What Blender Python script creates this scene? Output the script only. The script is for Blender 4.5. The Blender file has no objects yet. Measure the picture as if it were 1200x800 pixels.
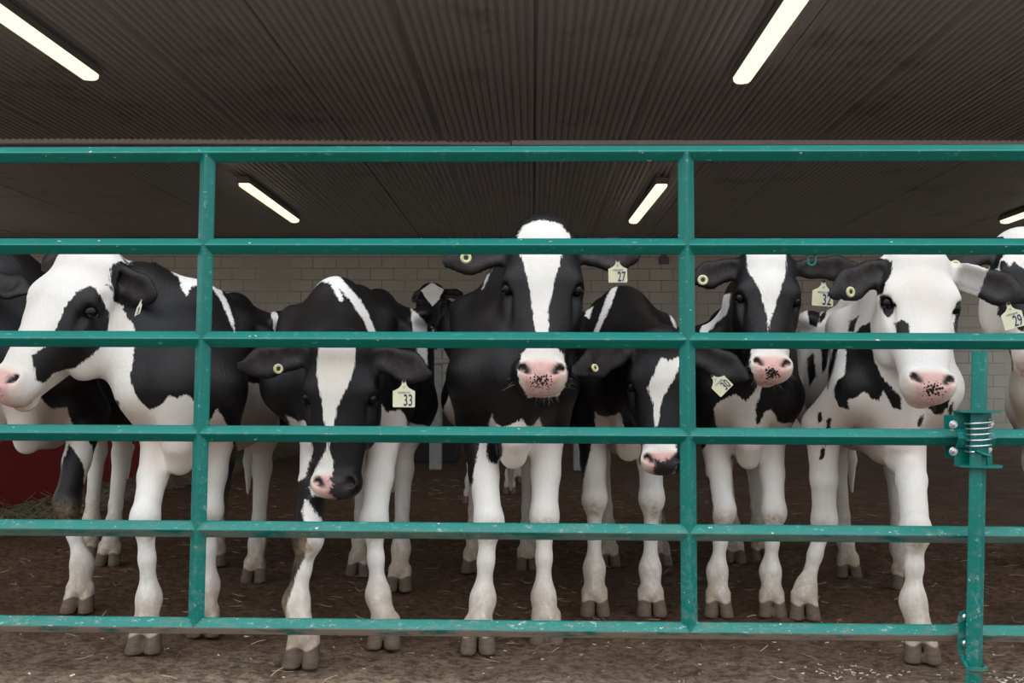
import bpy, bmesh, math, random
import numpy as np
from mathutils import Vector, Matrix
random.seed(7); RNG = np.random.default_rng(7)
S = bpy.context.scene
# ------------------------------------------------------------------ camera, sky, lights, exposure
F_PX = 1150.0
YAW, PITCH, ROLL = 0.02102, 0.04689, 0.00382
CAM = np.array([0.0, -3.05, 0.89])
def _axes(y, p, r):
    fw = np.array([-math.sin(y)*math.cos(p), math.cos(y)*math.cos(p), math.sin(p)])
    rt = np.array([math.cos(y), math.sin(y), 0.0]); up = np.cross(rt, fw)
    cr, sr = math.cos(r), math.sin(r)
    return cr*rt+sr*up, -sr*rt+cr*up, fw
RT, UP, FW = _axes(YAW, PITCH, ROLL)
cam_d = bpy.data.cameras.new('camera'); cam_o = bpy.data.objects.new('camera', cam_d)
S.collection.objects.link(cam_o); S.camera = cam_o
cam_d.sensor_width = 36; cam_d.lens = F_PX/1200*36; cam_d.clip_end = 200
cam_o.matrix_world = Matrix(((RT[0], UP[0], -FW[0], CAM[0]), (RT[1], UP[1], -FW[1], CAM[1]), (RT[2], UP[2], -FW[2], CAM[2]), (0, 0, 0, 1)))
S.view_settings.view_transform = 'Standard'; S.view_settings.look = 'None'
S.view_settings.gamma = 1; S.view_settings.use_curve_mapping = False
S.view_settings.exposure = 0.0
SKY = 2.15            # overcast daylight
LAMP = 1.35            # tube light diffusers
w = bpy.data.worlds.new('overcast_sky'); S.world = w; w.use_nodes = True
nt = w.node_tree; nt.nodes.clear()
out = nt.nodes.new('ShaderNodeOutputWorld'); bg = nt.nodes.new('ShaderNodeBackground')
tc = nt.nodes.new('ShaderNodeTexCoord'); sp = nt.nodes.new('ShaderNodeSeparateXYZ'); cr = nt.nodes.new('ShaderNodeValToRGB')
nt.links.new(tc.outputs['Generated'], sp.inputs[0]); mz = nt.nodes.new('ShaderNodeMath'); mz.operation = 'MULTIPLY_ADD'; mz.inputs[1].default_value = .5; mz.inputs[2].default_value = .5
nt.links.new(sp.outputs['Z'], mz.inputs[0]); nt.links.new(mz.outputs[0], cr.inputs[0])
cr.color_ramp.elements[0].position = 0.0; cr.color_ramp.elements[0].color = (.40, .415, .43, 1)
cr.color_ramp.elements[1].position = 1.0; cr.color_ramp.elements[1].color = (1.5, 1.56, 1.66, 1)
e_ = cr.color_ramp.elements.new(.5); e_.color = (.40, .415, .43, 1)
e_ = cr.color_ramp.elements.new(.62); e_.color = (.72, .75, .79, 1)
nt.links.new(cr.outputs[0], bg.inputs[0]); bg.inputs[1].default_value = SKY; nt.links.new(bg.outputs[0], out.inputs[0])

def ray(px, py): return RT*((px-600)/F_PX) - UP*((py-400)/F_PX) + FW
def P(px, py, Y):                      # a point of the plane Y = const, in metres
    r = ray(px, py); return CAM + r*((Y-CAM[1])/r[1])
def G(px, py, z=0.0):                  # a point of the plane z = const
    r = ray(px, py); return CAM + r*((z-CAM[2])/r[2])
def nrm(v): v = np.asarray(v, float); return v/np.linalg.norm(v)

# ------------------------------------------------------------------ scene helpers
def tag(o, label=None, cat=None, group=None, kind=None):
    if label: o['label'] = label
    if cat: o['category'] = cat
    if group: o['group'] = group
    if kind: o['kind'] = kind
    return o
def link(name, me, mat, parent=None, smooth=False):
    o = bpy.data.objects.new(name, me); S.collection.objects.link(o)
    for m in (mat if isinstance(mat, (list, tuple)) else [mat]): me.materials.append(m)
    if smooth: me.polygons.foreach_set('use_smooth', [True]*len(me.polygons))
    if parent is not None: o.parent = parent
    return o
def empty(name, loc, rz=0.0):
    o = bpy.data.objects.new(name, None); S.collection.objects.link(o); o.location = loc; o.rotation_euler.z = rz
    o.empty_display_size = .1; return o
def from_bm(name, bm, mat, parent=None, smooth=False, bevel=0.0):
    if bevel > 0: bmesh.ops.bevel(bm, geom=list(bm.edges), offset=bevel, segments=2, affect='EDGES', profile=.5)
    bmesh.ops.recalc_face_normals(bm, faces=bm.faces)
    me = bpy.data.meshes.new(name); bm.to_mesh(me); bm.free(); return link(name, me, mat, parent, smooth)
def add_box(bm, c, size, rot=None):
    m = Matrix.Translation(Vector(c)) @ (rot.to_4x4() if rot is not None else Matrix.Identity(4)) @ Matrix.Diagonal((*size, 1))
    bmesh.ops.create_cube(bm, size=1, matrix=m)
def add_cyl(bm, a, b, r, n=12, r2=None, caps=True):
    a = Vector(a); b = Vector(b); d = b-a; q = d.to_track_quat('Z', 'Y').to_matrix().to_4x4()
    bmesh.ops.create_cone(bm, cap_ends=caps, segments=n, radius1=r, radius2=r if r2 is None else r2, depth=d.length, matrix=Matrix.Translation((a+b)/2) @ q)
def add_tube(bm, pts, r, n=8, closed=False):
    pts = [Vector(p) for p in pts]; rings = []; N = len(pts)
    rr = r if isinstance(r, (list, tuple)) else [r]*N
    up = None
    for i, p in enumerate(pts):
        t = (pts[(i+1) % N]-pts[i-1]) if closed else (pts[min(i+1, N-1)]-pts[max(i-1, 0)])
        t.normalize()
        if up is None: up = t.orthogonal().normalized()
        up = (up-t*up.dot(t)).normalized(); s = t.cross(up)
        rings.append([bm.verts.new(p+(up*math.cos(2*math.pi*k/n)+s*math.sin(2*math.pi*k/n))*rr[i]) for k in range(n)])
    for i in range(N if closed else N-1):
        A, B = rings[i], rings[(i+1) % N]
        for k in range(n): bm.faces.new((A[k], A[(k+1) % n], B[(k+1) % n], B[k]))
    if not closed: bm.faces.new(rings[0][::-1]); bm.faces.new(rings[-1])
def prism(bm, outline, thick, M):      # outline in local XZ, thickness along local Y
    M = Matrix(M) if not isinstance(M, Matrix) else M
    f = [bm.verts.new(M @ Vector((x, -thick/2, z))) for x, z in outline]; k = [bm.verts.new(M @ Vector((x, thick/2, z))) for x, z in outline]
    n = len(outline); bm.faces.new(f); bm.faces.new(k[::-1])
    for i in range(n): bm.faces.new((f[i], k[i], k[(i+1) % n], f[(i+1) % n]))

# ------------------------------------------------------------------ materials
def new_mat(name):
    m = bpy.data.materials.new(name); m.use_nodes = True; n = m.node_tree; n.nodes.clear()
    o = n.nodes.new('ShaderNodeOutputMaterial'); b = n.nodes.new('ShaderNodeBsdfPrincipled'); n.links.new(b.outputs[0], o.inputs[0])
    return m, n, b
def N_(n, t, **kw):
    x = n.nodes.new(t)
    for k, v in kw.items():
        if k.startswith('i_'):
            x.inputs[int(k[2:]) if k[2:].isdigit() else k[2:].replace('_', ' ')].default_value = v
        else: setattr(x, k, v)
    return x
def noise(n, vec, scale, detail=3, rough=.55):
    x = N_(n, 'ShaderNodeTexNoise'); x.inputs['Scale'].default_value = scale; x.inputs['Detail'].default_value = detail; x.inputs['Roughness'].default_value = rough
    n.links.new(vec, x.inputs['Vector']); return x.outputs['Fac']
def ramp(n, fac, p0, p1, c0=(0, 0, 0, 1), c1=(1, 1, 1, 1)):
    x = N_(n, 'ShaderNodeValToRGB'); e = x.color_ramp.elements; e[0].position = p0; e[1].position = p1; e[0].color = c0; e[1].color = c1
    n.links.new(fac, x.inputs[0]); return x.outputs[0]
def mixc(n, fac, a, b):
    x = N_(n, 'ShaderNodeMix', data_type='RGBA')
    for s, v in ((x.inputs[0], fac), (x.inputs[6], a), (x.inputs[7], b)):
        if hasattr(v, 'is_output'): n.links.new(v, s)
        else: s.default_value = v if not isinstance(v, tuple) or len(v) == 4 else (*v, 1)
    return x.outputs[2]
def math_(n, op, a, b=None, c=None, clamp=False):
    x = N_(n, 'ShaderNodeMath', operation=op, use_clamp=clamp)
    for i, v in enumerate((a, b, c)):
        if v is None: continue
        if hasattr(v, 'is_output'): n.links.new(v, x.inputs[i])
        else: x.inputs[i].default_value = v
    return x.outputs[0]
def stretch(n, vec, sc):
    x = N_(n, 'ShaderNodeMapping'); x.inputs['Scale'].default_value = sc; n.links.new(vec, x.inputs[0]); return x.outputs[0]
def bump(n, b, h, strength=.3, dist=.01):
    x = N_(n, 'ShaderNodeBump'); x.inputs['Strength'].default_value = strength; x.inputs['Distance'].default_value = dist
    n.links.new(h, x.inputs['Height']); n.links.new(x.outputs[0], b.inputs['Normal'])
def plain(name, col, rough=.5, metal=0.0, var=.12, scale=20.0, bmp=0.0):
    m, n, b = new_mat(name); t = N_(n, 'ShaderNodeTexCoord').outputs['Object']
    f = noise(n, t, scale, 4)
    c = mixc(n, f, tuple(x*(1-var) for x in col), tuple(min(1, x*(1+var)) for x in col))
    n.links.new(c, b.inputs['Base Color']); b.inputs['Roughness'].default_value = rough; b.inputs['Metallic'].default_value = metal
    if bmp: bump(n, b, f, bmp, .004)
    return m

def gate_paint(name='teal_gate_paint', dirty=0.0):
    m, n, b = new_mat(name); tcn = N_(n, 'ShaderNodeTexCoord'); g = N_(n, 'ShaderNodeNewGeometry').outputs['Position']
    base = mixc(n, noise(n, g, 6, 4), (.0, .118, .095), (.0, .176, .145))
    scr = ramp(n, noise(n, stretch(n, g, (22, 60, 60)), 1.0, 5, .7), .62, .70)
    base = mixc(n, math_(n, 'MULTIPLY', scr, .35), base, (.25, .55, .50))
    chips = ramp(n, noise(n, stretch(n, g, (40, 70, 70)), 1.0, 2, .5), .735, .755)
    base = mixc(n, chips, base, (.55, .46, .40))
    lowz = N_(n, 'ShaderNodeSeparateXYZ'); n.links.new(g, lowz.inputs[0])
    scuff = math_(n, 'MULTIPLY', ramp(n, lowz.outputs['Z'], .25, .8, (1, 1, 1, 1), (.25, .25, .25, 1)), ramp(n, noise(n, stretch(n, g, (30, 60, 34)), 1.0, 7, .85), .585, .62))
    base = mixc(n, math_(n, 'MULTIPLY', scuff, .5), base, (.50, .56, .53))
    rust = ramp(n, noise(n, g, 9, 6, .75), .70, .73)
    base = mixc(n, math_(n, 'MULTIPLY', rust, .7), base, (.30, .10, .05))
    # splashed manure and dust, thicker on the lower rails
    sz = N_(n, 'ShaderNodeSeparateXYZ'); n.links.new(g, sz.inputs[0])
    low = ramp(n, sz.outputs['Z'], 0.10, .75, (1, 1, 1, 1), (0, 0, 0, 1))
    dirt = math_(n, 'MULTIPLY', low, ramp(n, noise(n, stretch(n, g, (14, 40, 40)), 1, 6, .75), .50, .62))
    base = mixc(n, math_(n, 'MULTIPLY', dirt, .28+dirty), base, (.30, .235, .19))
    gn = N_(n, 'ShaderNodeNewGeometry').outputs['Normal']; sn = N_(n, 'ShaderNodeSeparateXYZ'); n.links.new(gn, sn.inputs[0])
    under = math_(n, 'MULTIPLY', ramp(n, math_(n, 'ADD', sn.outputs['Z'], .6), .30, .34, (1, 1, 1, 1), (0, 0, 0, 1)), ramp(n, sz.outputs['Z'], .17, .60, (1, 1, 1, 1), (0, 0, 0, 1)))
    under = math_(n, 'MULTIPLY', under, ramp(n, noise(n, stretch(n, g, (8, 30, 30)), 1, 5, .7), .38, .50))
    base = mixc(n, math_(n, 'MULTIPLY', under, .85), base, (.36, .27, .23))
    n.links.new(base, b.inputs['Base Color'])
    rr = math_(n, 'ADD', math_(n, 'MULTIPLY', dirt, .35), .34)
    n.links.new(rr, b.inputs['Roughness'])
    b.inputs['Specular IOR Level'].default_value = .33
    bump(n, b, noise(n, g, 60, 3), .08, .002)
    return m
M_TEAL = gate_paint()
M_STEEL = plain('zinc_plated_steel', (.62, .63, .65), .28, 1.0, .15, 60)
M_HOUSING = plain('grey_lamp_housing', (.16, .15, .15), .5)
M_TAG = plain('cream_tag_plastic', (.68, .66, .46), .45, 0, .12, 60)
M_INK = plain('navy_ink', (.012, .03, .10), .5)
M_FAINT = plain('faded_ink', (.22, .26, .26), .6)
M_BLACKP = plain('black_plastic', (.01, .01, .01), .4)
def emit_mat():
    m, n, b = new_mat('lit_lamp_diffuser'); b.inputs['Base Color'].default_value = (.8, .78, .7, 1)
    b.inputs['Emission Color'].default_value = (1.0, .84, .62, 1); b.inputs['Emission Strength'].default_value = LAMP
    return m
M_LAMP = emit_mat()
def soil_mat():
    m, n, b = new_mat('trampled_dirt_and_straw'); g = N_(n, 'ShaderNodeNewGeometry').outputs['Position']
    c = mixc(n, ramp(n, noise(n, g, 2.2, 6, .62), .35, .68), (.43, .295, .185), (.60, .45, .31))
    c = mixc(n, ramp(n, noise(n, stretch(n, g, (22, 34, 22)), 1, 8, .8), .44, .57), c, (.17, .105, .064))
    c = mixc(n, ramp(n, noise(n, stretch(n, g, (7, 26, 7)), 3, 6, .75), .57, .68), c, (.58, .44, .31))
    c = mixc(n, ramp(n, noise(n, g, 90, 4, .75), .58, .66), c, (.14, .09, .06))
    c = mixc(n, ramp(n, noise(n, g, 70, 3, .7), .68, .74), c, (.55, .46, .34))
    # ground colour multiplied darker and browner inside the barn, along a noisy edge
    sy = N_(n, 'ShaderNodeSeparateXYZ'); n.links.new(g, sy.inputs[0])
    barn_fac = ramp(n, math_(n, 'ADD', sy.outputs['Y'], math_(n, 'MULTIPLY', math_(n, 'SUBTRACT', noise(n, g, 3, 6, .7), .5), 1.2)), 0.0, .55)
    wm = N_(n, 'ShaderNodeMix', data_type='RGBA', blend_type='MULTIPLY'); n.links.new(barn_fac, wm.inputs[0]); n.links.new(c, wm.inputs[6]); wm.inputs[7].default_value = (.44, .30, .205, 1); c = wm.outputs[2]
    n.links.new(c, b.inputs['Base Color'])
    n.links.new(ramp(n, noise(n, g, 3, 3), .4, .7, (.65, .65, .65, 1), (.95, .95, .95, 1)), b.inputs['Roughness'])
    h = math_(n, 'ADD', noise(n, g, 22, 9, .78), math_(n, 'MULTIPLY', noise(n, stretch(n, g, (5, 16, 5)), 4, 6, .8), .8))
    bump(n, b, h, 1.0, .05); return m
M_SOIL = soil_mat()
def block_mat():
    m, n, b = new_mat('grey_concrete_block'); t = N_(n, 'ShaderNodeTexCoord').outputs['Object']
    sw = N_(n, 'ShaderNodeSeparateXYZ'); n.links.new(t, sw.inputs[0]); cb = N_(n, 'ShaderNodeCombineXYZ')
    n.links.new(sw.outputs['X'], cb.inputs[0]); n.links.new(sw.outputs['Z'], cb.inputs[1])
    br = N_(n, 'ShaderNodeTexBrick'); n.links.new(cb.outputs[0], br.inputs['Vector']); br.inputs['Scale'].default_value = 1.0
    br.inputs['Brick Width'].default_value = .406; br.inputs['Row Height'].default_value = .203; br.inputs['Mortar Size'].default_value = .008
    br.inputs['Color1'].default_value = (.70, .67, .58, 1); br.inputs['Color2'].default_value = (.64, .61, .53, 1); br.inputs['Mortar'].default_value = (.30, .28, .245, 1)
    c = mixc(n, ramp(n, noise(n, t, 1.2, 5), .35, .7), br.outputs['Color'], (.56, .53, .46))
    n.links.new(c, b.inputs['Base Color']); b.inputs['Roughness'].default_value = .9
    bump(n, b, br.outputs['Fac'], .3, -.01); return m
def ceil_mat():
    m, n, b = new_mat('grey_brown_corrugated_metal'); g = N_(n, 'ShaderNodeNewGeometry').outputs['Position']
    c = mixc(n, noise(n, stretch(n, g, (14, .5, 1)), 1, 4), (.33, .320, .322), (.44, .430, .435))
    c = mixc(n, ramp(n, noise(n, g, 1.6, 5, .65), .56, .72), c, (.25, .235, .23))
    c = mixc(n, ramp(n, noise(n, g, 7, 5, .75), .71, .74), c, (.03, .022, .018))
    n.links.new(c, b.inputs['Base Color']); b.inputs['Roughness'].default_value = .42; b.inputs['Metallic'].default_value = .25
    return m
M_CEIL = ceil_mat()

# ------------------------------------------------------------------ the barn
HC = 2.60; CZ = CAM[2]+HC; BACKY = 14.0; XW = 9.5
def slab(name, c, size, mat, kind='structure', parent=None, bevel=0):
    bm = bmesh.new(); add_box(bm, (0, 0, 0), size); o = from_bm(name, bm, mat, parent, bevel=bevel); o.location = c
    if kind and parent is None: o['kind'] = kind
    return o
def make_floor():
    # fine trampled patch near the gate, coarse outside it
    xs = np.concatenate([np.linspace(-40, -4.2, 14), np.linspace(-4, 4, 401), np.linspace(4.2, 40, 14)])
    ys = np.concatenate([np.linspace(-45, -2.6, 12), np.linspace(-2.4, 3.0, 271), np.linspace(3.1, 14.2, 90)])
    X, Y = np.meshgrid(xs, ys, indexing='ij')
    from mathutils import noise as mn
    Z = np.zeros_like(X)
    for i in range(X.shape[0]):
        for j in range(X.shape[1]):
            x, y = X[i, j], Y[i, j]
            if abs(x) < 4.1 and -2.5 < y < 3.1:
                Z[i, j] = -.004 + .014*mn.fractal(Vector((x*3.1, y*3.1, 0)), .6, 2.1, 5) + .012*mn.fractal(Vector((x*14, y*18, 3)), .7, 2.2, 3)
            elif y > 0: Z[i, j] = -.004+.02*mn.noise(Vector((x*1.9, y*1.9, 0)))
    Z = np.minimum(Z, .012)
    nx, ny = X.shape; co = np.stack([X, Y, Z], -1).reshape(-1, 3)
    idx = np.arange(nx*ny).reshape(nx, ny)
    q = np.stack([idx[:-1, :-1], idx[1:, :-1], idx[1:, 1:], idx[:-1, 1:]], -1).reshape(-1, 4)
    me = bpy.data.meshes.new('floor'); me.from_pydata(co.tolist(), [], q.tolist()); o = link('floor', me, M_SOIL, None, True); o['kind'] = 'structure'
make_floor()
def make_ceiling():
    per = .0677; y0, y1 = .35, BACKY+.1
    n = int(2*XW/per*8); xs = np.linspace(-XW, XW, n)
    vs = []; fs = []
    for i, x in enumerate(xs):
        ph = 2*math.pi*x/per; z = CZ+.0115*math.sin(ph)
        # the sheets lap every metre or so, which leaves a small step
        k = math.floor(x/.98); fr = x/.98-k
        if fr < .028: z += .022
        vs += [(x, y0, z), (x, y1, z)]
        if i: a = 2*i; fs.append((a-2, a-1, a+1, a))
    me = bpy.data.meshes.new('ceiling'); me.from_pydata(vs, [], fs)
    o = link('ceiling', me, M_CEIL, None, True); o['kind'] = 'structure'
    m = o.modifiers.new('s', 'SOLIDIFY'); m.thickness = .006; m.offset = 1
make_ceiling()
M_ROOF = plain('weathered_roof_board', (.12, .11, .10), .8)
slab('trim_1', (0, (.3+BACKY)/2, CZ+.09), (2*XW+.4, BACKY-.0, .08), M_ROOF)
M_BLOCK = block_mat()
slab('wall_back', (0, BACKY+.1, CZ/2), (2*XW+.4, .2, CZ), M_BLOCK)
# unseen long sides, opened above a low wall for daylight, as in curtain-sided barns
for nm, sx in (('left', -1), ('right', 1)):
    bm = bmesh.new()
    add_box(bm, (0, 0, .55), (.2, BACKY-.35, 1.1)); add_box(bm, (0, 0, CZ-.2), (.2, BACKY-.35, .4))
    for y in np.linspace(-(BACKY-.35)/2+.1, (BACKY-.35)/2-.1, 5): add_box(bm, (0, y, CZ/2), (.19, .2, CZ-.1))
    o = from_bm('wall_'+nm, bm, M_BLOCK); o.location = (sx*(XW+.1), (BACKY+.35)/2, 0); o['kind'] = 'structure'
# flashing strip where two ceiling runs meet
M_TRIM = plain('grey_flashing', (.66, .64, .64), .5, .2)
tz = CZ-.012
def trim_strip(k, xa, xb, ya, yb, drop):
    bm = bmesh.new(); n = 24; L = []
    for i in range(n+1):
        t = i/n; x = xa+(xb-xa)*t; y = ya+(yb-ya)*t+.04*math.sin(t*5+k); z = tz-.006-drop-.006*math.sin(t*7+2*k)
        L.append([bm.verts.new((x, y, z+.02)), bm.verts.new((x, y, z-.028)), bm.verts.new((x, y+.05, z-.028)), bm.verts.new((x, y+.05, z+.02))])
    for a, b in zip(L[:-1], L[1:]):
        for j in range(4): bm.faces.new((a[j], a[(j+1) % 4], b[(j+1) % 4], b[j]))
    bm.faces.new(L[0][::-1]); bm.faces.new(L[-1])
    o = from_bm('trim_%d' % k, bm, M_TRIM); o['kind'] = 'structure'
def C_(px, py): return G(px, py, tz)
a = C_(0, 162); b = C_(598, 166); c = C_(600, 164.5); d = C_(1200, 166)
trim_strip(2, a[0]-3, b[0], a[1], b[1], .0); trim_strip(3, c[0], d[0]+3, c[1], d[1], .012)
# dark angle where the ceiling meets the back wall
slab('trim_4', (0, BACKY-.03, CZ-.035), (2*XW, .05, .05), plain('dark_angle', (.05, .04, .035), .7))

# ------------------------------------------------------------------ ceiling lights
def ceiling_light(loc, length, rz, label):
    root = empty('ceiling_light', loc, rz)
    tag(root, label, 'ceiling light', 'tube lights on the corrugated ceiling')
    bm = bmesh.new(); h = length/2
    prof = [(-.075, .0), (-.085, .045), (-.05, .085), (.05, .085), (.085, .045), (.075, .0)]
    va = [bm.verts.new((x, -h, z)) for x, z in prof]; vb = [bm.verts.new((x, h, z)) for x, z in prof]
    bm.faces.new(va); bm.faces.new(vb[::-1])
    for i in range(6): bm.faces.new((va[i], vb[i], vb[(i+1) % 6], va[(i+1) % 6]))
    from_bm('housing', bm, M_HOUSING, root)
    bm = bmesh.new(); pr = [(-.072, .0), (-.068, -.028), (-.045, -.045), (0, -.05), (.045, -.045), (.068, -.028), (.072, .0)]
    rings = []
    for y, s in ((-h+.01, .8), (-h+.05, 1), (h-.05, 1), (h-.01, .8)): rings.append([bm.verts.new((x*s, y, z*s-.001)) for x, z in pr])
    for a, b in zip(rings[:-1], rings[1:]):
        for i in range(6): bm.faces.new((a[i], a[i+1], b[i+1], b[i]))
        bm.faces.new((a[6], a[0], b[0], b[6]))
    bm.faces.new(rings[0]); bm.faces.new(rings[-1][::-1])
    from_bm('diffuser', bm, M_LAMP, root, True)
    for y in (-h*.7, h*.7):
        bm = bmesh.new(); add_box(bm, (0, y, .096), (.06, .05, .034)); from_bm('mounting_bracket', bm, M_HOUSING, root)
    bm = bmesh.new(); add_tube(bm, [(0, h-.02, .05), (0, h+.06, .07), (.01, h+.12, .10)], .01, 6)
    from_bm('power_cable', bm, M_BLACKP, root)
    return root
LZ = CZ-.11
def light_px(pn, pf, label, length=None):
    a = G(*pn, LZ-.04); b = G(*pf, LZ-.04)
    L = np.linalg.norm(b-a) if length is None else length
    u = (b-a)/np.linalg.norm(b-a)
    if length is not None:
        if length > 0: c = b-u*length/2
    else: c = (a+b)/2
    rz = math.atan2(u[1], u[0])-math.pi/2
    return ceiling_light((c[0], c[1], LZ), abs(L), rz, label)
light_px((0, 20), (108, 95), 'tube light high at the upper left corner, cut off by the left edge', 2.86)
light_px((928, 13), (868, 99), 'tube light high on the ceiling, upper right, cut off by the top edge', 2.86)
light_px((285, 218), (346, 261), 'smaller lit tube light seen just right of the left gate upright')
light_px((776, 219), (742, 262), 'smaller lit tube light seen just left of the right gate upright')
a5 = G(1151, 261, LZ-.04); ceiling_light((a5[0]+.35, a5[1]-1.35, LZ), 2.86, -.0, 'tube light at the right edge above the right-most cow')
# conduit and junction on the ceiling by the lights
M_COND = plain('dull_conduit', (.10, .09, .08), .6)

# ------------------------------------------------------------------ gate
LEAN, GYAW = 0.02061, -0.00427
GZ0, GS = 0.15092, 0.295887
PX0, PX1 = -1.03895, 0.48130
ca = math.cos(LEAN); sa = math.sin(LEAN)
gate = empty('cattle_gate', (0, 0, 0), GYAW)
tag(gate, 'long teal-painted steel gate of six square-tube rails across the barn opening', 'gate')
HW = .0272
def diamond(name, p, q, mat, parent, hw=HW, r=.0035, mitre=0.0):
    # square tube set on its corner, with rounded corners; p,q local points
    p = Vector(p); q = Vector(q); d = (q-p).normalized(); fr = Vector((0, -ca, sa)) if abs(d.x) > .5 else Vector((0, -ca, sa))
    fr = (fr-d*fr.dot(d)).normalized(); sd = d.cross(fr).normalized()
    cs = [(1, 0), (0, 1), (-1, 0), (0, -1)]; prof = []
    for i, (a, b) in enumerate(cs):
        pa = cs[i-1]; pb = cs[(i+1) % 4]; k = r/hw*1.2
        for t in (k, ) : prof.append((a*(1-t)+pa[0]*t, b*(1-t)+pa[1]*t))
        prof.append((a*(1-k*.38), b*(1-k*.38)))
        prof.append((a*(1-k)+pb[0]*k, b*(1-k)+pb[1]*k))
    bm = bmesh.new(); rings = []
    for pt in (p, q): rings.append([bm.verts.new(pt+(fr*a+sd*b)*hw) for a, b in prof])
    n = len(prof)
    for k in range(n): bm.faces.new((rings[0][k], rings[0][(k+1) % n], rings[1][(k+1) % n], rings[1][k]))
    bm.faces.new(rings[0][::-1]); bm.faces.new(rings[1])
    return from_bm(name, bm, mat, parent)
def gp(x, i): t = GS*i; return (x, sa*t, GZ0+ca*t)
for i in range(6):
    o = diamond('rail', gp(-2.45, i), gp(2.45, i), M_TEAL, gate)
for x in (PX0, PX1, -2.42, 2.42):
    diamond('upright', gp(x, 0), gp(x, 5), M_TEAL, gate, hw=HW*.985)
    # weld beads at the joints
for x in (PX0, PX1):
    for i in range(6):
        c = Vector(gp(x, i)); 
        for sx in (-1, 1):
            for sz_ in ((-1, 1) if 0 < i < 5 else ((1,) if i == 0 else (-1,))):
                pts = [c+Vector((sx*t, -HW+t+.0015, sz_*t)) for t in (.002, .010, .018, .026)]
                bm = bmesh.new(); add_tube(bm, pts, .0028, 6); from_bm('weld_bead', bm, M_TEAL, gate, True)
# u-shaped hook hanging under the second rail
bm = bmesh.new(); h0 = P(950.5, 300, .035); k_ = 3.09/F_PX
pts = []
for t in np.linspace(0, 1, 5)[:-1]: pts.append((h0[0]-4.3*k_, h0[1], h0[2]+.03-t*.046))
for a_ in np.linspace(math.pi, 0, 9)[::-1][::-1]: pts.append((h0[0]+4.3*k_*math.cos(a_), h0[1], h0[2]-.018-4.3*k_*math.sin(a_)))
for t in np.linspace(0, 1, 5)[1:]: pts.append((h0[0]+4.3*k_+t*.003, h0[1], h0[2]-.016+t*.046))
add_tube(bm, pts, .0042, 8)
hk = from_bm('chain_hook', bm, M_TEAL, gate, True); hk['label'] = 'small U-shaped teal hook under the second rail'

# anchor post in front of the rails, with its spring bracket
pt_ = P(1148.5, 411, -.072); pb_ = P(1140.5, 812, -.09); pb_ = pt_+(pb_-pt_)*((pt_[2]+.03)/(pt_[2]-pb_[2]))
post = empty('hinge_post', (pb_[0], pb_[1], 0))
tag(post, 'short teal steel post in front of the rails at right with a coil spring', 'post')
def on(z, px=0): t = (z-pb_[2])/(pt_[2]-pb_[2]); return Vector(pb_+(pt_-pb_)*t)-Vector((pb_[0], pb_[1], 0))
diamond('shaft', on(-.03), on(pt_[2]), M_TEAL, post, hw=.0265)
L0 = Vector((pb_[0], pb_[1], 0))
def lp(px, py, Y): return Vector(P(px, py, Y))-L0
kz = 1150/3.0
c4 = lp(1140, 513, -.03)
# clamp plate on the fourth rail
bm = bmesh.new()
cx0 = lp(1117, 513, -.033); cx1 = lp(1165, 513, -.033); zt = lp(1140, 482, -.04).z; zb = lp(1140, 545, -.04).z; zm = lp(1140, 513, -.04).z
w_ = cx1.x-cx0.x
def vplate(bm, x0, x1, y_f, y_b, z0, z1, th=.006):    # folded plate following the diamond rail
    prof = [(y_f, z1), (y_f, zm+.034), (y_f-.012, zm+.028), (y_f-.030, zm), (y_f-.012, zm-.028), (y_f, zm-.034), (y_f, z0)]
    A = [bm.verts.new((x0, y, z)) for y, z in prof]; B = [bm.verts.new((x1, y, z)) for y, z in prof]
    A2 = [bm.verts.new((x0, y-th, z)) for y, z in prof]; B2 = [bm.verts.new((x1, y-th, z)) for y, z in prof]
    n = len(prof)
    for i in range(n-1):
        bm.faces.new((A[i], B[i], B[i+1], A[i+1])); bm.faces.new((A2[i], A2[i+1], B2[i+1], B2[i]))
        bm.faces.new((A[i], A[i+1], A2[i+1], A2[i])); bm.faces.new((B[i], B2[i], B2[i+1], B[i+1]))
    bm.faces.new((A[0], A2[0], B2[0], B[0])); bm.faces.new((A[-1], B[-1], B2[-1], A2[-1]))
vplate(bm, cx0.x, cx0.x+.112, c4.y-.006, 0, zb, zt)
from_bm('clamp_plate', bm, M_TEAL, post)
bm = bmesh.new(); vp = lp(1113, 513, .0); add_box(bm, (vp.x+.052, c4.y+.072, zm), (.10, .006, (zt-zb)*.82)); from_bm('backing_plate', bm, M_TEAL, post)
def shelf(zc, xa, xb, ya, yb, name, tilt=0.0, droop=0.0):
    bm = bmesh.new(); pts = [(xa, ya), (xb-.03, ya), (xb, ya-.02), (xb+.002, yb+.04), (xb-.02, yb), (xb-.06, yb-.004), (xa, yb+.05)]
    f = [bm.verts.new((x, y, zc+.0025+droop*(x-xa))) for x, y in pts]; k = [bm.verts.new((x, y, zc-.0025+droop*(x-xa))) for x, y in pts]
    bm.faces.new(f); bm.faces.new(k[::-1]); n = len(pts)
    for i in range(n): bm.faces.new((f[i], k[i], k[(i+1) % n], f[(i+1) % n]))
    from_bm(name, bm, M_TEAL, post)
xr = lp(1174, 482, -.1).x
shelf(zt, cx0.x, xr, c4.y-.0, c4.y-.105, 'bracket_lug'); shelf(zb, cx0.x, xr, c4.y-.0, c4.y-.105, 'bracket_lug', droop=.02)
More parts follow.
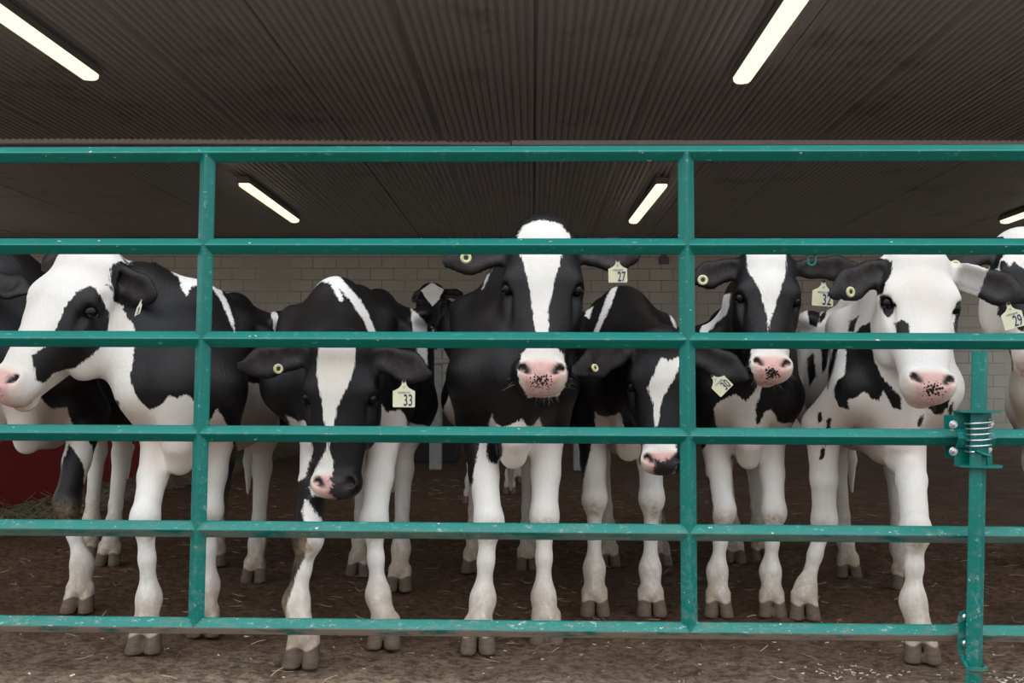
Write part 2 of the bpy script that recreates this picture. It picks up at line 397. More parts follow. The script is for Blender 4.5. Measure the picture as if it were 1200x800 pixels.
# inner yoke lug below the spring (curved)
yk0 = lp(1134, 523, -.07); yk1 = lp(1167, 535, -.12)
bm = bmesh.new(); pts = []
for t in np.linspace(0, 1, 9):
    x = yk0.x+(yk1.x-yk0.x)*t; z = yk0.z-(.026*math.sin(t*math.pi*.62)); y = c4.y-.02-.08*math.sin(t*math.pi*.9); pts.append((x, y, z))
add_tube(bm, pts, [.004]*9, 8)
n = len(pts); f = [bm.verts.new((x, y, z+.003)) for x, y, z in pts]; k = [bm.verts.new((x, c4.y, z+.003)) for x, y, z in pts]
f2 = [bm.verts.new((x, y, z-.003)) for x, y, z in pts]; k2 = [bm.verts.new((x, c4.y, z-.003)) for x, y, z in pts]
for i in range(n-1): bm.faces.new((f[i], f[i+1], k[i+1], k[i])); bm.faces.new((f2[i], k2[i], k2[i+1], f2[i+1])); bm.faces.new((f[i], f2[i], f2[i+1], f[i+1]))
from_bm('yoke_lug', bm, M_TEAL, post)
bm = bmesh.new(); q0 = lp(1166, 482, -.1); q1 = lp(1166, 545, -.1); add_box(bm, (q0.x-.012, c4.y-.02, (q0.z+q1.z)/2), (.005, .05, q0.z-q1.z)); from_bm('web_plate', bm, M_TEAL, post)
# coil spring round the post
bm = bmesh.new(); sc = lp(1149.5, 512, -.10); st = lp(1149.5, 499, -.1).z; sb = lp(1149.5, 528, -.1).z; R = 13.2/kz*1.0
turns = 4.3; pts = []; oc = on((st+sb)/2)
for i in range(int(turns*24)+1):
    t = i/(turns*24); a_ = 2*math.pi*turns*t+2.2
    o_ = on(st+(sb-st)*t)
    pts.append((o_.x+R*1.02*math.cos(a_), o_.y+R*1.02*math.sin(a_), st+(sb-st)*t+.006*math.cos(a_)))
add_tube(bm, pts, .0031, 8); o = from_bm('coil_spring', bm, M_STEEL, post, True); o['label'] = 'bright coil spring around the post'
bm = bmesh.new(); o_ = on(st+.008); add_tube(bm, [(o_.x+R*1.1*math.cos(a), o_.y+R*1.1*math.sin(a), st+.010+.004*math.cos(a)) for a in np.linspace(0, 2*math.pi, 25)[:-1]], .0035, 8, closed=True)
o = from_bm('washer', bm, M_STEEL, post, True)
for (bx, by) in ((1123, 498), (1123, 529.5), (1165.5, 497), (1163.5, 527)):
    bm = bmesh.new(); c = lp(bx, by, -.075); c.y = c4.y-.012
    add_cyl(bm, c, c+Vector((0, -.009, 0)), .0105, 6); add_cyl(bm, c+Vector((0, -.009, 0)), c+Vector((0, -.018, 0)), .006, 10)
    add_cyl(bm, c+Vector((0, .003, 0)), c+Vector((0, -.001, 0)), .0135, 16)
    o = from_bm('bolt', bm, M_STEEL, post, bevel=.001); o['label'] = 'silver hex bolt'
# lower clip round the post foot
bm = bmesh.new(); cc = lp(1131, 735, -.045)
zc0 = lp(1131, 714, -.05).z; zc1 = lp(1131, 771, -.05).z; xl = lp(1121, 740, -.05).x; xr2 = lp(1140, 740, -.05).x
pts = [(xr2, zc0), (xl+.02, zc0), (xl+.006, zc0-.010), (xl, zc0-.03), (xl+.004, zc0-.055), (xl, zc0-.075), (xl, zc1+.012), (xl+.008, zc1), (xr2, zc1-.014)]
prism(bm, pts, .005, Matrix.Translation((0, cc.y-.012, 0))); from_bm('clip_plate', bm, M_TEAL, post)
bm = bmesh.new(); pts = []
zr = lp(1131, 768, -.05).z; o_ = on(zr-.02)
for a in np.linspace(math.pi*1.0, math.pi*2.25, 16): pts.append((o_.x+.036*math.cos(a), o_.y+.034*math.sin(a)-.004, zr-.02+(.012 if a < 3.6 else 0)))
pts = [(xl+.006, cc.y-.014, zr+.004)]+pts
outl = pts; f = []
for (x, y, z) in outl: f.append((bm.verts.new((x, y, z+.004)), bm.verts.new((x, y, z-.004)), bm.verts.new((o_.x+(x-o_.x)*.72, o_.y+(y-o_.y)*.72, z+.004)), bm.verts.new((o_.x+(x-o_.x)*.72, o_.y+(y-o_.y)*.72, z-.004))))
for A, B in zip(f[:-1], f[1:]): bm.faces.new((A[0], B[0], B[1], A[1])); bm.faces.new((A[0], A[2], B[2], B[0])); bm.faces.new((A[1], B[1], B[3], A[3])); bm.faces.new((A[2], A[3], B[3], B[2]))
bm.faces.new((f[0][0], f[0][1], f[0][3], f[0][2])); bm.faces.new((f[-1][0], f[-1][2], f[-1][3], f[-1][1]))
from_bm('clip_strap', bm, M_TEAL, post)
for (bx, by) in ((1131.5, 723), (1131.5, 754)):
    bm = bmesh.new(); c = lp(bx, by, -.06); c.y = cc.y-.014; bmesh.ops.create_uvsphere(bm, u_segments=14, v_segments=8, radius=.0115, matrix=Matrix.Translation(c) @ Matrix.Diagonal((1, .7, 1, 1)))
    o = from_bm('bolt', bm, M_STEEL, post, True); o['label'] = 'silver dome bolt'


# ------------------------------------------------------------------ cattle: one continuous skin per animal, grown from a smooth distance field
VOX = 0.0085
class Field:
    def __init__(s, lo, hi, h=VOX):
        s.h = h; s.lo = np.array(lo, float); s.n = np.ceil((np.array(hi)-s.lo)/h).astype(int)+1
        s.ax = [s.lo[i]+h*np.arange(s.n[i]) for i in range(3)]
        s.f = np.full(s.n, .5, np.float32)
    def box(s, lo, hi):
        a = np.clip(np.floor((np.array(lo)-s.lo)/s.h).astype(int), 0, s.n-1); b = np.clip(np.ceil((np.array(hi)-s.lo)/s.h).astype(int)+1, 1, s.n)
        sl = tuple(slice(a[i], b[i]) for i in range(3))
        if any(b[i] <= a[i] for i in range(3)): return None, None
        g = np.meshgrid(*[s.ax[i][sl[i]] for i in range(3)], indexing='ij', sparse=True)
        return sl, g
    def put(s, sl, d, k, op):
        f = s.f[sl]; d = d.astype(np.float32)
        if op == 'add':
            if k > 0:
                h = np.maximum(k-np.abs(f-d), 0)/k; s.f[sl] = np.minimum(f, d)-h*h*k*.25
            else: s.f[sl] = np.minimum(f, d)
        else:
            d = -d; h = np.maximum(k-np.abs(f-d), 0)/k if k > 0 else 0
            s.f[sl] = np.maximum(f, d)+h*h*k*.25
    def cone(s, a, b, ra, rb, k=.03, op='add', flat=None):   # tapered capsule; flat = [(axis, factor), ...] thins it along an axis
        a = np.asarray(a, float); b = np.asarray(b, float); m = max(ra, rb)*1.02+k+.03
        sl, g = s.box(np.minimum(a, b)-m, np.maximum(a, b)+m)
        if sl is None: return
        ab = b-a; L = max(ab@ab, 1e-9)
        q = [g[i]-a[i] for i in range(3)]
        t = np.clip((q[0]*ab[0]+q[1]*ab[1]+q[2]*ab[2])/L, 0, 1)
        r = ra+(rb-ra)*t
        dx, dy, dz = q[0]-ab[0]*t, q[1]-ab[1]*t, q[2]-ab[2]*t
        d2 = dx*dx+dy*dy+dz*dz; mf = 1.0
        if flat:
            for ax, fc in flat:
                ax = nrm(ax); p = dx*ax[0]+dy*ax[1]+dz*ax[2]; d2 = d2+p*p*(fc*fc-1)
                if fc > 1: mf = max(mf, fc)
        d = np.sqrt(d2)
        if mf > 1: d = (d-r)/np.maximum(1, 1+(mf-1)*.5)
        else: d = d-r
        s.put(sl, d, k, op)
    def ell(s, c, r, R=None, k=.03, op='add'):     # ellipsoid; rows of R are its axes
        c = np.asarray(c, float); r = np.asarray(r, float); m = r.max()+k+.03 if R is not None else r+k+.03
        sl, g = s.box(c-m, c+m)
        if sl is None: return
        q = [g[i]-c[i] for i in range(3)]
        if R is not None: q = [R[i][0]*q[0]+R[i][1]*q[1]+R[i][2]*q[2] for i in range(3)]
        k0 = np.sqrt((q[0]/r[0])**2+(q[1]/r[1])**2+(q[2]/r[2])**2)
        k1 = np.sqrt((q[0]/r[0]**2)**2+(q[1]/r[1]**2)**2+(q[2]/r[2]**2)**2)
        s.put(sl, k0*(k0-1)/np.maximum(k1, 1e-6), k, op)
    def mesh(s):                                   # surface nets
        f = s.f; n = s.n; inside = f < 0
        c = [(i, j, l) for i in (0, 1) for j in (0, 1) for l in (0, 1)]
        cnt = sum(inside[i:n[0]-1+i, j:n[1]-1+j, l:n[2]-1+l].astype(np.int8) for i, j, l in c)
        act = np.argwhere((cnt > 0) & (cnt < 8)); ids = np.full((n[0]-1, n[1]-1, n[2]-1), -1, np.int32)
        ids[act[:, 0], act[:, 1], act[:, 2]] = np.arange(len(act))
        V = np.stack([f[act[:, 0]+i, act[:, 1]+j, act[:, 2]+l] for i, j, l in c], 1)
        C = np.array(c, float); acc = np.zeros((len(act), 3)); num = np.zeros(len(act))
        for a in range(8):
            for b in range(a+1, 8):
                if np.abs(C[a]-C[b]).sum() != 1: continue
                m = (V[:, a] < 0) != (V[:, b] < 0); den = V[:, a]-V[:, b]; t = np.where(m, V[:, a]/np.where(den == 0, 1, den), 0)
                acc += np.where(m[:, None], C[a]+(C[b]-C[a])*t[:, None], 0); num += m
        vert = s.lo+(act+acc/num[:, None])*s.h
        Q = []
        for ax in range(3):
            o = [1, 2] if ax == 0 else ([2, 0] if ax == 1 else [0, 1])
            sh = [slice(None)]*3; sh2 = [slice(None)]*3; sh[ax] = slice(0, n[ax]-1); sh2[ax] = slice(1, n[ax])
            A, B = inside[tuple(sh)], inside[tuple(sh2)]; e = np.argwhere(A != B)
            e = e[(e[:, o[0]] > 0) & (e[:, o[1]] > 0) & (e[:, o[0]] < n[o[0]]-1) & (e[:, o[1]] < n[o[1]]-1)]
            q = []
            for du, dv in ((-1, -1), (0, -1), (0, 0), (-1, 0)):
                k = e.copy(); k[:, o[0]] += du; k[:, o[1]] += dv; q.append(ids[k[:, 0], k[:, 1], k[:, 2]])
            q = np.stack(q, 1); fl = A[e[:, 0], e[:, 1], e[:, 2]]; q = np.where(fl[:, None], q, q[:, ::-1]); Q.append(q)
        Q = np.concatenate(Q); Q = Q[(Q >= 0).all(1)]
        # light smoothing
        nv = len(vert); E = np.concatenate([Q[:, [0, 1]], Q[:, [1, 2]], Q[:, [2, 3]], Q[:, [3, 0]]])
        for lam in (.5, -.35, .4):
            ac = np.zeros_like(vert); ct = np.zeros(nv)
            for x in range(3):
                ac[:, x] = np.bincount(E[:, 0], vert[E[:, 1], x], nv)+np.bincount(E[:, 1], vert[E[:, 0], x], nv)
            ct = np.bincount(E[:, 0], minlength=nv)+np.bincount(E[:, 1], minlength=nv)
            vert = vert+lam*(ac/np.maximum(ct, 1)[:, None]-vert)
        return vert, Q
def poly_sd(p, poly):                              # signed distance to a polygon, negative inside
    d = np.full(len(p), 1e9); inside = np.zeros(len(p), bool); n = len(poly)
    for i in range(n):
        a = poly[i]; b = poly[(i+1) % n]; e = b-a; w = p-a
        t = np.clip((w@e)/max(e@e, 1e-12), 0, 1); q = w-t[:, None]*e; d = np.minimum(d, (q**2).sum(1))
        c1 = (a[1] <= p[:, 1]) & (b[1] > p[:, 1]); c2 = (b[1] <= p[:, 1]) & (a[1] > p[:, 1]); cr = e[0]*w[:, 1]-e[1]*w[:, 0]
        inside ^= (c1 & (cr > 0)) | (c2 & (cr < 0))
    d = np.sqrt(d); return np.where(inside, -d, d)

def coat_mat(name, black=(.0045, .0045, .0055), white=(.80, .785, .755), brown=0.0):
    m, n, b = new_mat(name); g = N_(n, 'ShaderNodeNewGeometry').outputs['Position']
    def att(a): return N_(n, 'ShaderNodeAttribute', attribute_name=a).outputs['Fac']
    hair = noise(n, stretch(n, g, (170, 170, 26)), 1.0, 3, .6)
    edge = math_(n, 'ADD', att('coat'), math_(n, 'MULTIPLY', math_(n, 'SUBTRACT', hair, .5), .020))
    edge = math_(n, 'ADD', edge, math_(n, 'MULTIPLY', math_(n, 'SUBTRACT', noise(n, g, 24, 4, .6), .5), .016))
    wfac = ramp(n, math_(n, 'ADD', math_(n, 'MULTIPLY', edge, 60), .5), .35, .65)
    wc = mixc(n, ramp(n, noise(n, g, 5, 5, .6), .35, .75), white, (white[0]*.90, white[1]*.83, white[2]*.75))
    thin = ramp(n, att('skin'), 0, 1)
    wc = mixc(n, math_(n, 'MULTIPLY', thin, .55), wc, (.62, .40, .31))
    bc = mixc(n, ramp(n, noise(n, g, 3.0, 4), .45, .75), black, (.010, .0075, .0065))
    col = mixc(n, wfac, bc, wc)
    # dusty, dung-stained lower legs
    sz = N_(n, 'ShaderNodeSeparateXYZ'); n.links.new(g, sz.inputs[0])
    low = ramp(n, sz.outputs['Z'], .03, .40, (1, 1, 1, 1), (0, 0, 0, 1))
    st = ramp(n, math_(n, 'ADD', noise(n, stretch(n, g, (30, 30, 14)), 1, 6, .7), math_(n, 'MULTIPLY', low, .30)), .50, .78)
    col = mixc(n, math_(n, 'MULTIPLY', math_(n, 'MULTIPLY', st, low), .8), col, (.36, .26, .17))
    kn = math_(n, 'MULTIPLY', att('stain'), ramp(n, noise(n, g, 32, 6, .75), .34, .64)); col = mixc(n, kn, col, (.36, .27, .18))
    # bare pink and grey nose
    pk = att('pink'); pf = ramp(n, math_(n, 'ADD', math_(n, 'MULTIPLY', pk, 60), .5), .2, .8)
    pinkc = mixc(n, noise(n, g, 60, 3), (.66, .37, .34), (.76, .50, .45))
    vo = N_(n, 'ShaderNodeTexVoronoi'); vo.inputs['Scale'].default_value = 115; n.links.new(g, vo.inputs['Vector'])
    spk = math_(n, 'ADD', vo.outputs['Distance'], math_(n, 'MULTIPLY', math_(n, 'SUBTRACT', .5, att('speck')), 1.1))
    spf = ramp(n, spk, .30, .38, (1, 1, 1, 1), (0, 0, 0, 1))
    gr = att('grey'); pinkc = mixc(n, spf, pinkc, (.018, .015, .016))
    pinkc = mixc(n, ramp(n, math_(n, 'ADD', math_(n, 'ADD', math_(n, 'MULTIPLY', gr, 60), .5), math_(n, 'MULTIPLY', math_(n, 'SUBTRACT', noise(n, g, 120, 3), .5), 2.0)), .2, .8), pinkc, (.035, .028, .030))
    halo = math_(n, 'MULTIPLY', ramp(n, pk, -.030/1, 0.0), wfac) if False else math_(n, 'MULTIPLY', N_(n, 'ShaderNodeAttribute', attribute_name='halo').outputs['Fac'], wfac)
    col = mixc(n, math_(n, 'MULTIPLY', halo, .75), col, (.76, .52, .43))
    col = mixc(n, pf, col, pinkc)
    ef = att('ear'); col = mixc(n, math_(n, 'MULTIPLY', ef, .7), col, mixc(n, ramp(n, noise(n, g, 30, 5, .7), .45, .75), (.012, .009, .009), (.06, .033, .028)))
    dk = att('dark'); col = mixc(n, dk, col, (.006, .005, .005))
    hf = ramp(n, math_(n, 'ADD', math_(n, 'MULTIPLY', att('hoof'), 60), .5), .3, .7)
    hc = mixc(n, noise(n, stretch(n, g, (20, 20, 90)), 1, 5, .7), (.040, .029, .022), (.20, .145, .105))
    col = mixc(n, hf, col, hc)
    n.links.new(col, b.inputs['Base Color'])
    rg = mixc(n, wfac, (.43, .43, .43), (.75, .75, .75)); rg = mixc(n, pf, rg, (.42, .42, .42)); n.links.new(rg, b.inputs['Roughness'])
    b.inputs['Specular IOR Level'].default_value = .30
    h = math_(n, 'ADD', noise(n, stretch(n, g, (260, 260, 45)), 1, 3, .6), math_(n, 'MULTIPLY', noise(n, stretch(n, g, (60, 60, 18)), 1, 4, .6), .8))
    bump(n, b, h, .35, .006)
    return m
M_COAT = coat_mat('black_and_white_hide')
def eye_mat():
    m, n, b = new_mat('dark_wet_eye'); b.inputs['Base Color'].default_value = (.006, .005, .006, 1); b.inputs['Roughness'].default_value = .06
    b.inputs['Specular IOR Level'].default_value = .25; b.inputs['Base Color'].default_value = (.003, .002, .002, 1); return m
M_EYE = eye_mat()
M_WHISK = plain('pale_whiskers', (.45, .42, .38), .6); M_WHISKD = plain('dark_whiskers', (.02, .018, .018), .6)
M_BTN = plain('pale_yellow_button', (.62, .60, .32), .4)

TAG_SHAPE = [(-.5, 0), (.5, 0), (.52, .045), (.52, .86), (.44, .90), (.24, 1.02), (.12, 1.18), (.09, 1.40), (.06, 1.48), (0, 1.5), (-.06, 1.48), (-.09, 1.40), (-.12, 1.18), (-.24, 1.02), (-.44, .90), (-.52, .86), (-.52, .045)]
def text_mesh(s, size, mat, parent, M, shear=0.0, sx=1.0):
    cu = bpy.data.curves.new('t', 'FONT'); cu.body = s; cu.size = size; cu.align_x = 'CENTER'; cu.align_y = 'CENTER'; cu.extrude = .0004; cu.offset = size*.011; cu.shear = shear
    o = bpy.data.objects.new('t', cu); S.collection.objects.link(o)
    me = bpy.data.meshes.new_from_object(o.evaluated_get(bpy.context.evaluated_depsgraph_get())); bpy.data.objects.remove(o)
    me.transform(M @ Matrix.Rotation(math.pi/2, 4, 'X') @ Matrix.Diagonal((sx, 1, 1, 1)))
    return me
def make_tag(parent, pos, right, up, wdt, num, small, org):
    # pos: world point of the bottom centre; right, up: world vectors of the plate
    r = Vector(nrm(right)); u = Vector(nrm(up)); u = (u-r*u.dot(r)).normalized(); nn = r.cross(u)    # nn points away behind (right x up)
    f = nn                               # front side
    M = Matrix(((r.x, -f.x, u.x, 0), (r.y, -f.y, u.y, 0), (r.z, -f.z, u.z, 0), (0, 0, 0, 1)))
    # local x = right, local -y = front, local z = up
    M = Matrix.Translation(Vector(pos)-Vector(org)) @ M
    bm = bmesh.new(); prism(bm, [(x*wdt, z*wdt*.88) for x, z in TAG_SHAPE], .0018, M)
    o = from_bm('ear_tag', bm, M_TAG, parent); o['label'] = 'cream plastic ear tag' + (' numbered '+num if num and num != '31' else ' seen nearly edge-on')
    if num:
        me = text_mesh(num, wdt*.76, M_INK, o, M @ Matrix.Translation((wdt*.20, -.0016, wdt*.30)), sx=.60)
        t = link('tag_number', me, M_INK, o)
    if small:
        me = text_mesh(small, wdt*.15, M_FAINT, o, M @ Matrix.Translation((0, -.0016, wdt*.68)))
        t = link('tag_print', me, M_FAINT, o)
        me = text_mesh('Y', wdt*.17, M_FAINT, o, M @ Matrix.Translation((0, -.0016, wdt*.92)), sx=1.4); link('tag_mark', me, M_FAINT, o)
    bm = bmesh.new(); c = M @ Vector((0, -.004, wdt*1.24)); add_cyl(bm, M @ Vector((0, .006, wdt*1.24)), M @ Vector((0, -.005, wdt*1.24)), wdt*.085, 14)
    s_ = from_bm('tag_stud', bm, M_BLACKP, o, False); s_['label'] = 'dark round tag stud'
    return o
def make_button(parent, pos, face, r, org):
    r = r*1.18
    bm = bmesh.new(); pos = Vector(pos)-Vector(org); f = Vector(nrm(face)); q = f.to_track_quat('Z', 'Y').to_matrix().to_4x4(); M = Matrix.Translation(pos) @ q
    rings = []
    for rad, z in ((r*.42, 0), (r*.45, .004), (r*.95, .004), (r, .001), (r, -.001)):
        rings.append([bm.verts.new(M @ Vector((rad*math.cos(a), rad*math.sin(a), z))) for a in np.linspace(0, 2*math.pi, 25)[:-1]])
    for A, B in zip(rings[:-1], rings[1:]):
        for i in range(24): bm.faces.new((A[i], A[(i+1) % 24], B[(i+1) % 24], B[i]))
    o = from_bm('ear_button', bm, M_BTN, parent, True); o['label'] = 'round pale yellow ear button with a dark centre'
    bm = bmesh.new(); add_cyl(bm, M @ Vector((0, 0, -.006)), M @ Vector((0, 0, .002)), r*.46, 20)
    c = from_bm('button_centre', bm, M_BLACKP, o); return o

def make_cow(sp):
    s = sp.get('s', 1.0)
    # feet: ground points of the toe tips
    ff = [G(*sp['front'][0]), G(*sp['front'][1])]; hf = [G(*sp['hind'][0]), G(*sp['hind'][1])]
    fm = (ff[0]+ff[1])/2; hm = (hf[0]+hf[1])/2; fm[2] = hm[2] = 0
    if 'axis' in sp: back = nrm([sp['axis'][0], sp['axis'][1], 0])
    else: back = nrm(hm-fm)
    if 'shift' in sp: fm = fm+np.array([*sp['shift'], 0.])
    lat = np.array([back[1], -back[0], 0.])         # towards the viewer's right
    fmb = fm+back*.0; UPZ = np.array([0, 0, 1.])
    def B(l, b, z): return fmb+lat*l*s+back*(b*s+.05)+UPZ*z*s
    H = sp['head']; poll = P(*H['poll']); d = nrm(H['d']) if 'd' in H else nrm(P(*H['muz'])-poll); hs = H.get('s', 1.0)
    if 'muz' in H: L = np.linalg.norm(P(*H['muz'])-poll); hs = L/.50
    t = np.asarray(H.get('t', (1, 0, 0)), float); t = nrm(t-d*(t@d)); nf = np.cross(d, t)
    print(sp['name'], 'head length %.3f' % (hs*.5), 'body len', round(float(np.linalg.norm(hm-fm)), 2))
    HR = np.stack([t, d, nf])
    def Hd(a, b, c): return poll+(t*a+d*b+nf*c)*hs
    ears = []
    for sg, key in ((-1, 'ear_l'), (1, 'ear_r')):
        e = H.get(key, {}); base = Hd(sg*.088, .035, -.085)
        if 'tip' in e: tip = P(*e['tip'])
        else: tip = base+nrm(t*sg*1.0+nf*-.1+d*.12)*.19*hs
        face = nrm(e.get('face', tuple(nf))); ax = nrm(tip-base); face = nrm(face-ax*(face@ax)); wid = np.cross(ax, face)
        ears.append(dict(base=base, tip=tip, face=face, wid=wid, w=e.get('w', .055)*hs, ax=ax, L=np.linalg.norm(tip-base)))
    pts = [B(-.36, -.15, 0), B(.36, 1.72, 1.42), poll, Hd(0, .58, 0)]+ff+hf+[e['tip'] for e in ears]+[B(.36, -.15, 0), B(-.36, 1.72, 0)]
    pts = np.array(pts); lo = pts.min(0)-.16; hi = pts.max(0)+.16; lo[2] = -.015
    F = Field(lo, hi)
    LF = [(lat, 1.0)]
    # ---- trunk
    fat = sp.get('fat', 1.0); RB = np.stack([lat, back, UPZ])
    def E(l, b, z, rl, rb, rz, k=.05, op='add', sym=False):
        for sg in ((-1, 1) if sym else (1,)): F.ell(B(sg*l, b, z), (rl*s, rb*s, rz*s), RB, k, op)
    E(0, .42, .885, .190*fat, .36, .30, .03)
    E(0, .14, .88, .150*fat, .22, .245, .08)
    E(0, .40, 1.03, .125, .34, .19, .08)
    E(0, .82, .86, .262*fat, .42, .275, .10)
    E(0, .85, 1.03, .165, .45, .175, .10)
    E(0, 1.10, .93, .225*fat, .32, .25, .10)
    E(0, 1.30, 1.10, .20, .25, .16, .08)
    F.cone(B(0, .20, 1.185), B(0, .62, 1.20), .062*s, .05*s, .07); F.cone(B(0, .62, 1.20), B(0, 1.15, 1.235), .05*s, .055*s, .08)
    F.cone(B(0, 1.15, 1.235), B(0, 1.50, 1.185), .055*s, .05*s, .07)
    for sg in (-1, 1):
        F.ell(B(sg*.215, 1.12, 1.185), (.045*s, .075*s, .035*s), RB, .11)           # hook bones
        F.ell(B(sg*.11, 1.50, 1.13), (.04*s, .06*s, .04*s), RB, .10)               # pin bones
    # brisket keel
    F.cone(B(0, -.04, .86), B(0, -.02, .67), .085*s, .040*s, .07); F.cone(B(0, -.02, .67), B(0, .02, .610), .040*s, .030*s, .045); F.cone(B(0, .02, .610), B(0, .28, .63), .030*s, .06*s, .06)
    # ---- front legs
    for i, sg in enumerate((-1, 1)):
        ft = ff[i]; c = ft+back*.055
        kz_, fz = .43*s, .165*s
        elbow = B(sg*.130, .17, .72); elbow = elbow+lat*((c-elbow)@lat)*.6; sh = B(sg*.165, .24, 1.08); pt = B(sg*.135, .03, .86)
        ko = sp.get('knee', (None, None))[i]
        knee = P(ko[0], ko[1], c[1]+.035) if ko else np.array([c[0]*.72+elbow[0]*.28, c[1]+.02, 0])+UPZ*kz_
        fo = sp.get('fet', (None, None))[i]
        fet = P(fo[0], fo[1], c[1]+.03) if fo else np.array([c[0]*.93+knee[0]*.07, c[1]+.03, fz])
        F.cone(sh, pt, .075*s, .092*s, .07, flat=[(lat, 1.35)]); F.cone(pt, elbow, .084*s, .074*s, .05)
        F.cone(elbow, elbow*.45+knee*.55, .066*s, .047*s, .035); F.cone(elbow*.45+knee*.55, knee, .047*s, .043*s, .025)
        F.ell(knee, (.047*s, .046*s, .060*s), RB, .025)
        F.cone(knee, knee*.50+fet*.50, .036*s, .0235*s, .02); F.cone(knee*.50+fet*.50, fet, .0235*s, .030*s, .03)
        F.cone(knee+back*.018*s-UPZ*.05*s, fet+back*.018*s, .018*s, .018*s, .015)
        leg_foot(F, fet, c, back, lat, s, 1.0)
    # ---- hind legs
    for i, sg in enumerate((-1, 1)):
        ft = hf[i]; c = ft+back*.055
        hip = B(sg*.13, 1.25, 1.05); sti = B(sg*.175, 1.04, .78)
        hock = np.array([c[0]*.8+B(sg*.13, 1.4, 0)[0]*.2, 0, 0]); hock[1] = c[1]+.13*s; hock[2] = .50*s
        fet = np.array([c[0], c[1]+.045, .165*s])
        F.cone(hip, sti, .15*s, .125*s, .06, flat=[(lat, 1.25)]); F.cone(B(sg*.11, 1.42, 1.0), hock+UPZ*.16*s, .11*s, .052*s, .06, flat=[(lat, 1.2)])
        F.cone(sti, hock+UPZ*.08*s, .11*s, .050*s, .05); F.cone(hock+UPZ*.14*s+back*.03, hock+back*.03, .028*s, .034*s, .03)
        F.ell(hock, (.042*s, .055*s, .065*s), RB, .03)
        F.cone(hock, hock*.3+fet*.7, .040*s, .030*s, .025); F.cone(hock*.3+fet*.7, fet, .030*s, .034*s, .02)
        leg_foot(F, fet, c, back, lat, s, .95)
    # udder region and tail
    E(0, 1.16, .74, .10, .14, .07, .09)
    F.cone(B(0, 1.52, 1.19), B(.01, 1.60, 1.08), .032*s, .026*s, .04); F.cone(B(.01, 1.60, 1.08), B(.02, 1.57, .62), .024*s, .018*s, .01); F.cone(B(.02, 1.57, .62), B(.02, 1.56, .50), .020*s, .026*s, .02); F.cone(B(.02, 1.56, .50), B(.02, 1.55, .34), .026*s, .008*s, .02)
    # ---- neck
    hb = Hd(0, .07, -.13); thr = Hd(0, .20, -.20); nk = sp.get('neck', 1.0)
    wi = B(0, .22, 1.10); ch = B(0, .06, .92)
    mid = (wi+hb)/2+UPZ*sp.get('crest', .02)
    F.cone(wi, mid, .135*nk*s, .115*nk*s, .09, flat=[(lat, 1.12)]); F.cone(mid, hb, .115*nk*s, .092*hs, .06, flat=[(t, 1.1)])
    m2 = (ch+thr)/2+np.array(sp.get('throat', (0, 0, -.02)))
    F.cone(ch, m2, .145*nk*s, .100*nk*s, .09, flat=[(lat, 1.1)]); F.cone(m2, thr, .100*nk*s, .066*hs, .06)
    F.cone((wi+ch)/2, (hb+thr)/2, .15*nk*s, .09*nk*s, .05)
    # ---- head
    def hE(a, b, c, ra, rb, rc, k=.02, op='add', sym=False):
        for sg in ((-1, 1) if sym else (1,)): F.ell(Hd(sg*a, b, c), (ra*hs, rb*hs, rc*hs), HR, k*hs, op)
    def hC(a, b, ra, rb, k=.025, fl=None, sym=False, op='add'):
        for sg in ((-1, 1) if sym else (1,)):
            F.cone(Hd(sg*a[0], a[1], a[2]), Hd(sg*b[0], b[1], b[2]), ra*hs, rb*hs, k*hs, op, fl)
    wd = H.get('wide', 1.0)
    hE(0, .035, -.080, .102*wd, .058, .075)                 # poll
    hE(0, .020-H.get('crown', .01), -.085, .080*wd, .050, .062, .04)
    hE(0, .120, -.088, .114*wd, .120, .080, .03)            # forehead
    hE(.084*wd, .158, -.066, .040, .046, .038, .035, sym=True) # brow
    hE(.080*wd, .215, -.110, .038, .075, .062, .035, sym=True) # cheekbone
    hE(.066*wd, .235, -.172, .048, .115, .080, .035, sym=True) # jaw muscle
    hC((0, .18, -.090), (0, .40, -.072), .088*wd, .058, .035, [(nf, 1.22)])  # nasal bridge
    hC((.036*wd, .22, -.100), (.028, .42, -.085), .060, .040, .03, sym=True)
    hC((0, .24, -.19), (0, .43, -.122), .052, .036, .03)    # lower jaw
    hE(0, .462, -.130, .046, .034, .028, .015)              # chin
    hE(0, .445, -.068, .070, .044, .050, .025)              # muzzle
    hE(.040, .450, -.062, .040, .040, .044, .02, sym=True)
    hE(0, .470, -.086, .058, .030, .034, .02)               # upper lip
    hE(.052, .440, -.034, .020, .022, .016, .02, sym=True)  # nostril wings
    for sg in (-1, 1):
        F.cone(Hd(sg*.028, .456, -.014), Hd(sg*.050, .436, -.016), .0105*hs, .0140*hs, .008, 'sub')
        F.cone(Hd(sg*.050, .436, -.016), Hd(sg*.056, .448, -.034), .0140*hs, .007*hs, .008, 'sub')
        F.cone(Hd(sg*.0, .502, -.112), Hd(sg*.066, .466, -.118), .005*hs, .004*hs, .006, 'sub')
    eyes = []
